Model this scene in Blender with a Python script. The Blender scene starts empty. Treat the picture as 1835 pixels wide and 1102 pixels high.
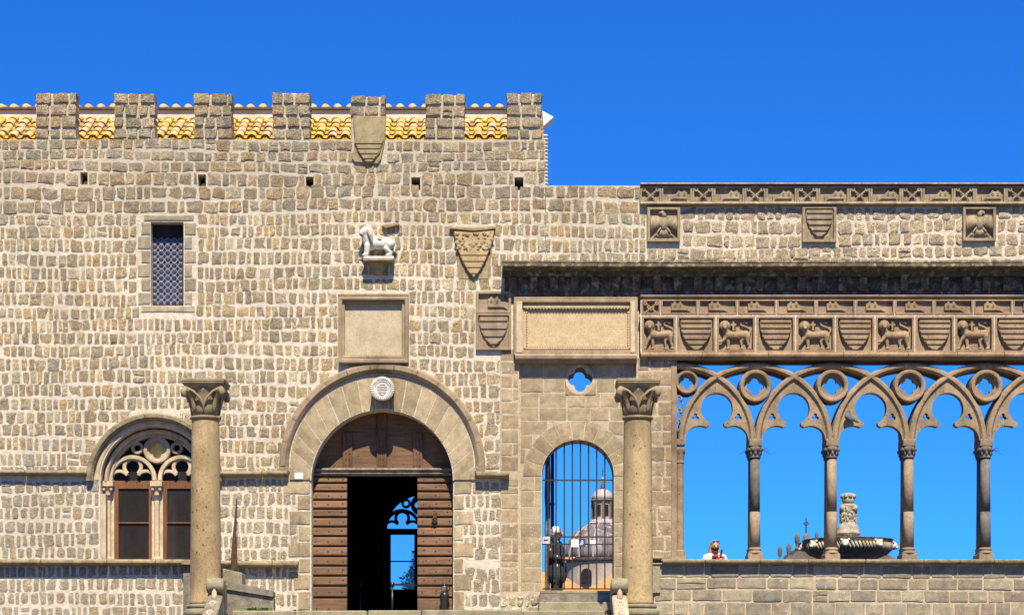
import bpy, math, random
from mathutils import Vector, Matrix
from mathutils.geometry import tessellate_polygon
R = math.radians
SC = bpy.context.scene
COL = SC.collection
PI = math.pi

# ------------------------------------------------------------------ camera, sky, sun, exposure
CAMZ, DIST = -2.08, 38.0
cam_d = bpy.data.cameras.new('camera'); cam = bpy.data.objects.new('camera', cam_d); COL.objects.link(cam)
cam.location = (0, -DIST, CAMZ); cam.rotation_euler = (R(90), 0, 0)
cam_d.sensor_width = 36; cam_d.lens = 36 * DIST / 18.35
cam_d.shift_y = 7.49 / 18.35; cam_d.clip_end = 8000
SC.camera = cam
SUN_EL, SUN_AZ = R(54), R(5.0)          # azimuth: to the right of the camera
world = bpy.data.worlds.new('World'); SC.world = world; world.use_nodes = True
nt = world.node_tree; nt.nodes.clear()
sky = nt.nodes.new('ShaderNodeTexSky'); sky.sky_type = 'NISHITA'; sky.sun_disc = False
sky.sun_elevation = SUN_EL; sky.sun_rotation = R(180) - SUN_AZ
sky.altitude = 300; sky.air_density = 1.0; sky.dust_density = 0.05; sky.ozone_density = 4.0
hsv = nt.nodes.new('ShaderNodeMix'); hsv.data_type = 'RGBA'; hsv.blend_type = 'MULTIPLY'; hsv.inputs[0].default_value = 1.0
hsv.inputs[7].default_value = (0.17, 0.82, 1.92, 1)      # deep blue spring sky
bg = nt.nodes.new('ShaderNodeBackground'); bg.inputs['Strength'].default_value = 0.05
wo = nt.nodes.new('ShaderNodeOutputWorld')
nt.links.new(sky.outputs[0], hsv.inputs[6]); nt.links.new(hsv.outputs[2], bg.inputs[0]); nt.links.new(bg.outputs[0], wo.inputs[0])
sun_d = bpy.data.lights.new('sun', 'SUN'); sun = bpy.data.objects.new('sun', sun_d); COL.objects.link(sun)
sun_d.energy = 5.0; sun_d.angle = R(0.53); sun_d.color = (1.0, 0.905, 0.70)
sdir = Vector((math.sin(SUN_AZ) * math.cos(SUN_EL), -math.cos(SUN_AZ) * math.cos(SUN_EL), math.sin(SUN_EL)))
sun.rotation_euler = sdir.to_track_quat('Z', 'Y').to_euler()
sun.location = (5, -30, 40)
SC.view_settings.view_transform = 'Standard'; SC.view_settings.look = 'None'
SC.view_settings.gamma = 1; SC.view_settings.use_curve_mapping = False
SC.view_settings.exposure = 0.80
try:
    SC.cycles.max_bounces = 5; SC.cycles.diffuse_bounces = 2; SC.cycles.transparent_max_bounces = 8
except Exception: pass

# ------------------------------------------------------------------ measures: photo grid -> metres on a plane at depth y
def X(px, y=0.0): return (px - 917.5) / 100 * (DIST + y) / DIST
def Z(py, y=0.0): return CAMZ + (1300 - py) / 100 * (DIST + y) / DIST
def P(px, py, y=0.0): return (X(px, y), y, Z(py, y))

# ------------------------------------------------------------------ materials
def new_mat(name):
    m = bpy.data.materials.new(name); m.use_nodes = True
    n = m.node_tree.nodes; n.clear()
    return m, n, m.node_tree.links
def val(n, op, a, b, links):
    x = n.new('ShaderNodeMath'); x.operation = op
    for i, v in enumerate((a, b)):
        if v is None: continue
        if isinstance(v, (int, float)): x.inputs[i].default_value = v
        else: links.new(v, x.inputs[i])
    return x.outputs[0]
def noise(n, l, scale, detail=4, rough=0.55, vec=None, stretch=None):
    t = n.new('ShaderNodeTexNoise'); t.inputs['Scale'].default_value = scale
    t.inputs['Detail'].default_value = detail; t.inputs['Roughness'].default_value = rough
    if stretch is not None:
        mp = n.new('ShaderNodeMapping'); mp.inputs['Scale'].default_value = stretch
        l.new(vec, mp.inputs[0]); vec = mp.outputs[0]
    if vec is not None: l.new(vec, t.inputs['Vector'])
    return t.outputs[0]
def ramp(n, l, fac, stops):
    r = n.new('ShaderNodeValToRGB'); e = r.color_ramp.elements
    while len(e) < len(stops): e.new(0.5)
    for el, (p, c) in zip(e, stops):
        el.position = p; el.color = c if len(c) == 4 else (*c, 1)
    l.new(fac, r.inputs[0]); return r.outputs[0]
def mix(n, l, mode, fac, a, b):
    x = n.new('ShaderNodeMix'); x.data_type = 'RGBA'; x.blend_type = mode
    for s, v in ((x.inputs[0], fac), (x.inputs[6], a), (x.inputs[7], b)):
        if isinstance(v, (int, float)): s.default_value = v
        elif isinstance(v, tuple): s.default_value = v if len(v) == 4 else (*v, 1)
        else: l.new(v, s)
    return x.outputs[2]
def finish(m, n, l, color, rough=0.9, bump=None, bstr=0.5, bdist=0.02, metallic=0.0, spec=0.3):
    b = n.new('ShaderNodeBsdfPrincipled'); o = n.new('ShaderNodeOutputMaterial')
    if isinstance(color, tuple): b.inputs['Base Color'].default_value = (*color, 1)
    else: l.new(color, b.inputs['Base Color'])
    if isinstance(rough, (int, float)): b.inputs['Roughness'].default_value = rough
    else: l.new(rough, b.inputs['Roughness'])
    b.inputs['Metallic'].default_value = metallic
    b.inputs['Specular IOR Level'].default_value = spec
    if bump is not None:
        bp = n.new('ShaderNodeBump'); bp.inputs['Strength'].default_value = bstr; bp.inputs['Distance'].default_value = bdist
        l.new(bump, bp.inputs['Height']); l.new(bp.outputs[0], b.inputs['Normal'])
    l.new(b.outputs[0], o.inputs[0]); return m
def gpos(n): return n.new('ShaderNodeNewGeometry').outputs['Position']
G4 = lambda v: (v, v, v, 1)
MORTAR = (0.70, 0.62, 0.49)

def weather(n, l, p, c, k=1.0):
    """broad patches of grime and vertical rain stains"""
    c = mix(n, l, 'MULTIPLY', 0.9 * k, c, ramp(n, l, noise(n, l, 0.55, 4, 0.6, p), [(0.30, (0.70, 0.68, 0.66, 1)), (0.52, G4(1.0)), (0.72, (1.10, 1.08, 1.04, 1))]))
    c = mix(n, l, 'MULTIPLY', 0.8 * k, c, ramp(n, l, noise(n, l, 2.4, 5, 0.62, p, (1, 1, 0.16)), [(0.56, G4(1.0)), (0.72, (0.50, 0.48, 0.46, 1))]))
    return c
def mat_stone(name, fleck=0.85, bump=1.0, bd=0.045, limey=True, crease=4.0):
    """tinted stone: colour attribute 'tint' (rgb = stone, a = lime smear)"""
    m, n, l = new_mat(name); p = gpos(n)
    at = n.new('ShaderNodeAttribute'); at.attribute_name = 'tint'
    c = at.outputs['Color']
    c = mix(n, l, 'MULTIPLY', 1.0, c, ramp(n, l, noise(n, l, 7, 5, 0.6, p), [(0.25, G4(0.66)), (0.5, G4(1.0)), (0.78, G4(1.32))]))
    c = mix(n, l, 'MULTIPLY', fleck, c, ramp(n, l, noise(n, l, 42, 3, 0.7, p), [(0.33, G4(0.42)), (0.5, G4(1.0)), (0.72, G4(1.3))]))
    # dark pits of the volcanic stone
    v = n.new('ShaderNodeTexVoronoi'); v.inputs['Scale'].default_value = 34; l.new(p, v.inputs['Vector'])
    c = mix(n, l, 'MULTIPLY', 0.7, c, ramp(n, l, v.outputs['Distance'], [(0.08, G4(0.35)), (0.2, G4(1.0))]))
    if limey:
        s = noise(n, l, 24, 5, 0.65, p)
        s2 = val(n, 'ADD', s, val(n, 'MULTIPLY', at.outputs['Alpha'], 0.30, l), l)
        f = ramp(n, l, s2, [(0.66, G4(0)), (0.76, G4(1))])
        c = mix(n, l, 'MIX', f, c, MORTAR)
    c = weather(n, l, p, c, 0.75)
    nz = n.new('ShaderNodeTexNoise'); nz.inputs['Scale'].default_value = 17; nz.inputs['Detail'].default_value = 4; nz.inputs['Roughness'].default_value = 0.6; nz.inputs['Distortion'].default_value = 1.2
    mp = n.new('ShaderNodeMapping'); mp.inputs['Scale'].default_value = (1, 1, 1.7); l.new(p, mp.inputs[0]); l.new(mp.outputs[0], nz.inputs['Vector'])
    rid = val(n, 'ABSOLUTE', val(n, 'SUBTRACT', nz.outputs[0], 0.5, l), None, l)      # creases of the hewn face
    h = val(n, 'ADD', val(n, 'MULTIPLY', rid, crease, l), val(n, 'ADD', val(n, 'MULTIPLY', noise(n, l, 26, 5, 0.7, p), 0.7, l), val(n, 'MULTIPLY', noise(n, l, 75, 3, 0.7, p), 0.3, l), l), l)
    c = mix(n, l, 'MULTIPLY', min(1, crease * 0.2), c, ramp(n, l, rid, [(0.0, G4(0.30)), (0.045, G4(1.0))]))  # shade of the creases multiplied into the stone colour
    return finish(m, n, l, c, 0.93, h, bump, bd)
def mat_plain(name, col, col2=None, scale=6, rough=0.9, bump=0.4, bd=0.015, spots=0.35, lichen=None, spec=0.3, metallic=0.0, streak=None, dirt=0.0, pits=0.0):
    m, n, l = new_mat(name); p = gpos(n)
    col2 = col2 or tuple(v * 0.7 for v in col)
    c = ramp(n, l, noise(n, l, scale, 6, 0.62, p), [(0.3, (*col2, 1)), (0.62, (*col, 1)), (0.8, (*[min(1, v * 1.2) for v in col], 1))])
    c = mix(n, l, 'MULTIPLY', spots, c, ramp(n, l, noise(n, l, scale * 9, 3, 0.7, p), [(0.33, G4(0.35)), (0.5, G4(1.0)), (0.75, G4(1.25))]))
    if dirt: c = weather(n, l, p, c, dirt)
    if pits:
        v = n.new('ShaderNodeTexVoronoi'); v.inputs['Scale'].default_value = pits; l.new(p, v.inputs['Vector'])
        c = mix(n, l, 'MULTIPLY', 1.0, c, ramp(n, l, v.outputs['Distance'], [(0.09, G4(0.25)), (0.17, G4(1.0))]))
    if lichen:
        f = ramp(n, l, noise(n, l, 9, 5, 0.65, p), [(0.52, G4(0)), (0.66, G4(0.8))])
        c = mix(n, l, 'MIX', f, c, lichen)
    if streak:
        f = ramp(n, l, noise(n, l, 3.0, 4, 0.6, p, (1, 1, 0.12)), [(0.5, G4(0)), (0.68, G4(0.75))])
        c = mix(n, l, 'MIX', f, c, streak)
    h = val(n, 'ADD', noise(n, l, scale * 3, 5, 0.65, p), val(n, 'MULTIPLY', noise(n, l, scale * 14, 3, 0.6, p), 0.4, l), l)
    return finish(m, n, l, c, rough, h, bump, bd, metallic, spec)

M = {}
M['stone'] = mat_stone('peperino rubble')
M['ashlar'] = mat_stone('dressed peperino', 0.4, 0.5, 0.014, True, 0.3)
def mat_mortar():
    m, n, l = new_mat('lime mortar'); p = gpos(n)
    c = ramp(n, l, noise(n, l, 9, 6, 0.65, p), [(0.3, (0.53, 0.44, 0.31, 1)), (0.55, (*MORTAR, 1)), (0.8, (0.76, 0.69, 0.56, 1))])
    c = mix(n, l, 'MULTIPLY', 0.45, c, ramp(n, l, noise(n, l, 70, 3, 0.7, p), [(0.33, G4(0.45)), (0.5, G4(1.0)), (0.75, G4(1.12))]))
    sp = n.new('ShaderNodeSeparateXYZ'); l.new(p, sp.inputs[0])
    up = val(n, 'ADD', val(n, 'MULTIPLY', sp.outputs[2], 0.5, l), val(n, 'MULTIPLY', noise(n, l, 0.9, 4, 0.6, p), 1.6, l), l)
    c = mix(n, l, 'MIX', ramp(n, l, val(n, 'SUBTRACT', up, 3.9, l), [(0.0, G4(0)), (1.0, G4(0.8))]), c, (0.47, 0.41, 0.31))
    c = weather(n, l, p, c, 0.6)
    h = val(n, 'ADD', noise(n, l, 22, 5, 0.7, p), val(n, 'MULTIPLY', noise(n, l, 80, 3, 0.6, p), 0.4, l), l)
    return finish(m, n, l, c, 0.95, h, 0.9, 0.035)
M['mortar'] = mat_mortar()
M['pointing'] = mat_plain('dull ashlar pointing', (0.53, 0.435, 0.31), (0.37, 0.29, 0.19), 8, 0.95, 0.6, 0.02, 0.35, dirt=0.8)
M['trim'] = mat_plain('carved peperino', (0.34, 0.255, 0.165), (0.22, 0.16, 0.10), 5, 0.9, 0.5, 0.012, 0.4, dirt=1.0)
M['trim_moss'] = mat_plain('weathered moulding', (0.33, 0.26, 0.16), (0.17, 0.13, 0.08), 7, 0.95, 0.8, 0.02, 0.5, lichen=(0.32, 0.28, 0.14), dirt=1.0)
M['trim_pale'] = mat_plain('pale carved stone', (0.56, 0.45, 0.31), (0.38, 0.29, 0.18), 7, 0.9, 0.4, 0.01, 0.3, dirt=1.0)
M['frieze'] = mat_plain('frieze peperino', (0.33, 0.232, 0.14), (0.20, 0.135, 0.08), 4, 0.9, 0.4, 0.01, 0.35, dirt=1.3, pits=13)
M['frieze_high'] = mat_plain('upper frieze peperino', (0.32, 0.245, 0.155), (0.19, 0.145, 0.09), 5, 0.92, 0.5, 0.012, 0.4, lichen=(0.38, 0.32, 0.2), dirt=1.0)
M['cornice'] = mat_plain('cornice stone with painted shade', (0.13, 0.10, 0.07), (0.045, 0.036, 0.027), 8, 0.95, 0.8, 0.02, 0.5, lichen=(0.36, 0.31, 0.2))  # whole stone darkened so the shaded underside and corbels read near black
M['arch'] = mat_plain('arcade tracery stone', (0.33, 0.24, 0.15), (0.20, 0.14, 0.085), 4, 0.9, 0.45, 0.012, 0.35, dirt=1.3, pits=11)
M['shaft_grey'] = mat_plain('grey column stone', (0.17, 0.145, 0.125), (0.10, 0.085, 0.075), 5, 0.85, 0.4, 0.012, 0.4, dirt=1.0)
M['shaft_tan'] = mat_plain('tan column stone', (0.34, 0.25, 0.165), (0.22, 0.155, 0.10), 4, 0.85, 0.4, 0.012, 0.4, dirt=1.0)
M['column'] = mat_plain('portal column stone', (0.46, 0.335, 0.175), (0.34, 0.24, 0.12), 3, 0.88, 0.5, 0.012, 0.55, streak=(0.32, 0.235, 0.12), dirt=1.3, pits=7.5)
M['capital'] = mat_plain('capital stone', (0.35, 0.275, 0.155), (0.22, 0.165, 0.085), 6, 0.9, 0.5, 0.012, 0.4, dirt=1.0)
M['marble'] = mat_plain('white marble', (0.66, 0.63, 0.57), (0.46, 0.42, 0.36), 12, 0.6, 0.5, 0.012, 0.3, dirt=0.5)
M['marble_grey'] = mat_plain('weathered marble', (0.44, 0.40, 0.33), (0.22, 0.195, 0.155), 9, 0.7, 0.4, 0.01, 0.3, dirt=1.0)
M['plaster'] = mat_plain('cream plaster', (0.66, 0.56, 0.44), (0.5, 0.41, 0.31), 5, 0.95, 0.2, 0.01, 0.15, dirt=0.6)
M['iron'] = mat_plain('black iron', (0.035, 0.03, 0.03), (0.02, 0.018, 0.018), 20, 0.6, 0.2, 0.004, 0.2)
M['rust'] = mat_plain('rusty iron', (0.10, 0.05, 0.03), (0.05, 0.03, 0.02), 18, 0.9, 0.5, 0.006, 0.4)
M['dark'] = mat_plain('hall plaster with painted gloom', (0.035, 0.03, 0.027), (0.025, 0.02, 0.018), 3, 0.95, 0.2, 0.01, 0.1)  # near-black colour stands in for the unlit hall
M['lead_roof'] = mat_plain('dome lead', (0.16, 0.125, 0.125), (0.085, 0.065, 0.07), 0.8, 0.7, 0.2, 0.02, 0.2, streak=(0.5, 0.44, 0.42))
M['lead_white'] = mat_plain('limewashed dome rib', (0.38, 0.33, 0.31), (0.22, 0.18, 0.175), 1.2, 0.8, 0.2, 0.02, 0.3)
M['fountain_bowl'] = mat_plain('fountain basin with painted shade', (0.26, 0.225, 0.18), (0.13, 0.11, 0.085), 7, 0.9, 0.4, 0.015, 0.4)  # darker than the marble, to paint in the bowl's shadowed underside
M['far_stone'] = mat_plain('far church stone', (0.42, 0.34, 0.26), (0.28, 0.22, 0.17), 0.7, 0.9, 0.2, 0.05, 0.3)
M['far_dark'] = mat_plain('far weathered stone', (0.17, 0.135, 0.105), (0.09, 0.07, 0.06), 1.2, 0.9, 0.3, 0.05, 0.4)
M['ground'] = mat_plain('piazza paving', (0.115, 0.092, 0.066), (0.08, 0.062, 0.045), 0.6, 0.9, 0.2, 0.01, 0.3)
M['steps'] = mat_plain('mossy step stone', (0.33, 0.28, 0.19), (0.2, 0.17, 0.11), 5, 0.95, 0.7, 0.02, 0.5, lichen=(0.26, 0.26, 0.12), dirt=1.0)
M['stair_grey'] = mat_plain('grey stair stone', (0.27, 0.235, 0.175), (0.13, 0.11, 0.08), 6, 0.95, 0.7, 0.02, 0.5, streak=(0.11, 0.095, 0.07))
M['stair_pale'] = mat_plain('pale worn stair stone', (0.55, 0.46, 0.34), (0.33, 0.25, 0.17), 7, 0.95, 0.6, 0.02, 0.45, dirt=1.0)
M['green'] = mat_plain('weed leaves', (0.12, 0.17, 0.03), (0.06, 0.09, 0.02), 12, 0.7, 0.2, 0.01, 0.3)
M['leaf'] = mat_plain('tree leaves', (0.05, 0.075, 0.025), (0.03, 0.045, 0.015), 3, 0.7, 0.2, 0.01, 0.3)
M['bark'] = mat_plain('bark', (0.10, 0.07, 0.05), None, 6, 0.95, 0.6, 0.02, 0.4)
M['black'] = mat_plain('black lacquered metal', (0.02, 0.02, 0.022), None, 8, 0.35, 0.1, 0.003, 0.1, spec=0.5)
M['steel'] = mat_plain('brushed steel', (0.5, 0.46, 0.4), None, 10, 0.35, 0.1, 0.003, 0.1, metallic=0.9)
M['white_metal'] = mat_plain('white painted metal', (0.75, 0.76, 0.78), None, 5, 0.5, 0.1, 0.003, 0.1)
M['paper'] = mat_plain('white paper notice', (0.78, 0.79, 0.80), (0.70, 0.71, 0.73), 4, 0.6, 0.05, 0.002, 0.05)
M['poster'] = mat_plain('dark blue poster', (0.03, 0.045, 0.11), (0.02, 0.03, 0.07), 9, 0.5, 0.05, 0.002, 0.1)
M['poster_pale'] = mat_plain('pale poster figure', (0.42, 0.5, 0.62), (0.2, 0.28, 0.42), 30, 0.5, 0.05, 0.002, 0.1)
M['ink'] = mat_plain('ink', (0.05, 0.05, 0.06), None, 9, 0.7, 0.05, 0.002, 0.1)
M['maroon'] = mat_plain('maroon downpipe', (0.13, 0.035, 0.03), (0.09, 0.025, 0.02), 9, 0.55, 0.1, 0.004, 0.2)
M['oldwood'] = mat_plain('split old timber', (0.30, 0.25, 0.19), (0.1, 0.08, 0.06), 12, 0.9, 0.6, 0.015, 0.5, streak=(0.06, 0.05, 0.04))
M['skin'] = mat_plain('skin', (0.50, 0.29, 0.19), (0.43, 0.24, 0.16), 14, 0.55, 0.1, 0.003, 0.05)
M['hair_blond'] = mat_plain('fair hair', (0.42, 0.33, 0.24), (0.22, 0.16, 0.11), 40, 0.6, 0.4, 0.006, 0.3)
M['hair_white'] = mat_plain('white hair', (0.82, 0.79, 0.70), (0.66, 0.62, 0.54), 40, 0.6, 0.4, 0.006, 0.2)
M['cloth_white'] = mat_plain('white cotton', (0.60, 0.59, 0.58), (0.48, 0.47, 0.47), 9, 0.9, 0.6, 0.02, 0.1)
M['cloth_black'] = mat_plain('black face mask cloth', (0.03, 0.02, 0.022), None, 12, 0.8, 0.2, 0.005, 0.1)
M['cloth_red'] = mat_plain('red cloth', (0.33, 0.03, 0.04), (0.18, 0.02, 0.025), 14, 0.85, 0.3, 0.008, 0.2)
M['cloth_dark'] = mat_plain('dark trousers cloth', (0.045, 0.04, 0.04), (0.02, 0.018, 0.018), 10, 0.9, 0.3, 0.01, 0.3)
M['pigeon'] = mat_plain('grey pigeon plumage', (0.13, 0.14, 0.16), (0.06, 0.065, 0.08), 18, 0.7, 0.3, 0.004, 0.3)
M['amber'] = mat_plain('amber glass', (0.80, 0.56, 0.02), (0.55, 0.36, 0.01), 8, 0.2, 0.05, 0.003, 0.1, spec=0.6)
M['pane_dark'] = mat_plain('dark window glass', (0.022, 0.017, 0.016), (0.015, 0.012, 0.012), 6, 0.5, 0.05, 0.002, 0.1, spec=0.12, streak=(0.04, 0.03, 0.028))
M['roundel'] = mat_plain('dark blue roundel glass', (0.065, 0.072, 0.18), (0.015, 0.015, 0.045), 5, 0.22, 0.2, 0.004, 0.1, spec=0.5)
M['came'] = mat_plain('grey lead came', (0.48, 0.48, 0.54), (0.34, 0.34, 0.4), 10, 0.6, 0.1, 0.003, 0.1)

def mat_jacket():
    m, n, l = new_mat('dark jacket with pale dots'); p = gpos(n)
    v = n.new('ShaderNodeTexVoronoi'); v.inputs['Scale'].default_value = 7.5; l.new(p, v.inputs['Vector'])
    c = mix(n, l, 'MIX', ramp(n, l, v.outputs['Distance'], [(0.15, G4(1)), (0.19, G4(0))]), (0.03, 0.032, 0.038), (0.55, 0.53, 0.48))
    return finish(m, n, l, c, 0.75, noise(n, l, 14, 4, 0.6, p), 0.6, 0.02)
M['jacket'] = mat_jacket()
def mat_wood(name, c1, c2, axis):
    m, n, l = new_mat(name); p = gpos(n)
    st = {'x': (1, 1, 14), 'z': (14, 1, 1)}[axis]
    c = ramp(n, l, noise(n, l, 2.2, 6, 0.65, p, st), [(0.3, (*c2, 1)), (0.6, (*c1, 1)), (0.85, (*[v * 1.35 for v in c1], 1))])
    c = mix(n, l, 'MULTIPLY', 0.6, c, ramp(n, l, noise(n, l, 1.6, 4, 0.6, p), [(0.3, G4(0.55)), (0.6, G4(1.1))]))
    oi = n.new('ShaderNodeObjectInfo')
    c = mix(n, l, 'MULTIPLY', 1.0, c, ramp(n, l, oi.outputs['Random'], [(0, G4(0.78)), (1, G4(1.15))]))
    v = n.new('ShaderNodeTexVoronoi'); v.inputs['Scale'].default_value = 8; l.new(p, v.inputs['Vector'])
    c = mix(n, l, 'MULTIPLY', 0.9, c, ramp(n, l, v.outputs['Distance'], [(0.09, G4(0.2)), (0.14, G4(1.0))]))
    return finish(m, n, l, c, 0.75, noise(n, l, 5, 6, 0.7, p, st), 0.5, 0.01)
M['door'] = mat_wood('weathered chestnut boards', (0.20, 0.108, 0.058), (0.10, 0.05, 0.027), 'x')
M['door_v'] = mat_wood('weathered chestnut battens', (0.17, 0.085, 0.045), (0.085, 0.042, 0.022), 'z')
M['frame_wood'] = mat_wood('orange varnished window frame', (0.18, 0.075, 0.033), (0.11, 0.045, 0.02), 'z')
def mat_tile(name, l0, l1, cc):
    m, n, l = new_mat(name); p = gpos(n)
    oi = n.new('ShaderNodeObjectInfo')
    c = ramp(n, l, oi.outputs['Random'], [(i / 3, (*c_, 1)) for i, c_ in enumerate(cc)])
    f = ramp(n, l, val(n, 'ADD', noise(n, l, 2.6, 4, 0.6, p), val(n, 'MULTIPLY', oi.outputs['Random'], 0.12, l), l), [(l0, G4(0)), (l1, G4(0.9))])
    c = mix(n, l, 'MIX', f, c, (0.56, 0.36, 0.03))
    c = mix(n, l, 'MULTIPLY', 0.5, c, ramp(n, l, noise(n, l, 25, 4, 0.7, p), [(0.3, G4(0.5)), (0.6, G4(1.1))]))
    return finish(m, n, l, c, 0.9, noise(n, l, 30, 4, 0.6, p), 0.4, 0.01)
M['tile'] = mat_tile('cover tile', 0.50, 0.70, [(0.52, 0.35, 0.21), (0.57, 0.42, 0.27), (0.49, 0.30, 0.17), (0.60, 0.47, 0.33)])
M['pan'] = mat_tile('lichened pan tile', 0.40, 0.62, [(0.40, 0.24, 0.10), (0.38, 0.20, 0.08), (0.44, 0.28, 0.14), (0.40, 0.22, 0.09)])
M['far_tile'] = mat_plain('far orange roof tiles', (0.55, 0.27, 0.09), (0.38, 0.17, 0.06), 2.0, 0.9, 0.3, 0.02, 0.3)
def mat_text(name, col, col2, rows, seed):
    """flat worn inscription: rows of incised strokes too small to read"""
    m, n, l = new_mat(name); p = gpos(n)
    c = ramp(n, l, noise(n, l, 4, 6, 0.65, p), [(0.3, (*col2, 1)), (0.62, (*col, 1))])
    c = mix(n, l, 'MULTIPLY', 0.35, c, ramp(n, l, noise(n, l, 40, 3, 0.7, p), [(0.35, G4(0.5)), (0.55, G4(1.05))]))
    w = n.new('ShaderNodeTexWave'); w.wave_type = 'BANDS'; w.bands_direction = 'Z'; w.inputs['Scale'].default_value = rows
    w.inputs['Distortion'].default_value = 1.6; w.inputs['Detail'].default_value = 2; l.new(p, w.inputs['Vector'])
    band = ramp(n, l, w.outputs['Fac'], [(0.35, G4(0)), (0.55, G4(1))])
    st = ramp(n, l, noise(n, l, 11, 3, 0.7, p, (7, 1, 2.5)), [(0.47, G4(0)), (0.54, G4(1))])
    mask = mix(n, l, 'MULTIPLY', 1.0, band, st)
    c = mix(n, l, 'MIX', val(n, 'MULTIPLY', mask, 0.38, l), c, tuple(v * 0.45 for v in col2))
    return finish(m, n, l, c, 0.85, val(n, 'MULTIPLY', mask, -1.0, l), 0.35, 0.01)
M['plaque_grey'] = mat_text('worn inscription slab', (0.52, 0.43, 0.285), (0.40, 0.31, 0.19), 9.5, 1)
M['plaque_warm'] = mat_text('warm inscription slab', (0.56, 0.42, 0.25), (0.46, 0.33, 0.18), 8.0, 2)
def mat_clear():
    m, n, l = new_mat('clear window glass')
    t = n.new('ShaderNodeBsdfTransparent'); t.inputs[0].default_value = (0.93, 0.95, 0.95, 1)
    g = n.new('ShaderNodeBsdfGlossy'); g.inputs['Roughness'].default_value = 0.02
    x = n.new('ShaderNodeMixShader'); x.inputs[0].default_value = 0.04
    o = n.new('ShaderNodeOutputMaterial')
    l.new(t.outputs[0], x.inputs[1]); l.new(g.outputs[0], x.inputs[2]); l.new(x.outputs[0], o.inputs[0]); return m
M['clear'] = mat_clear()

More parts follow.
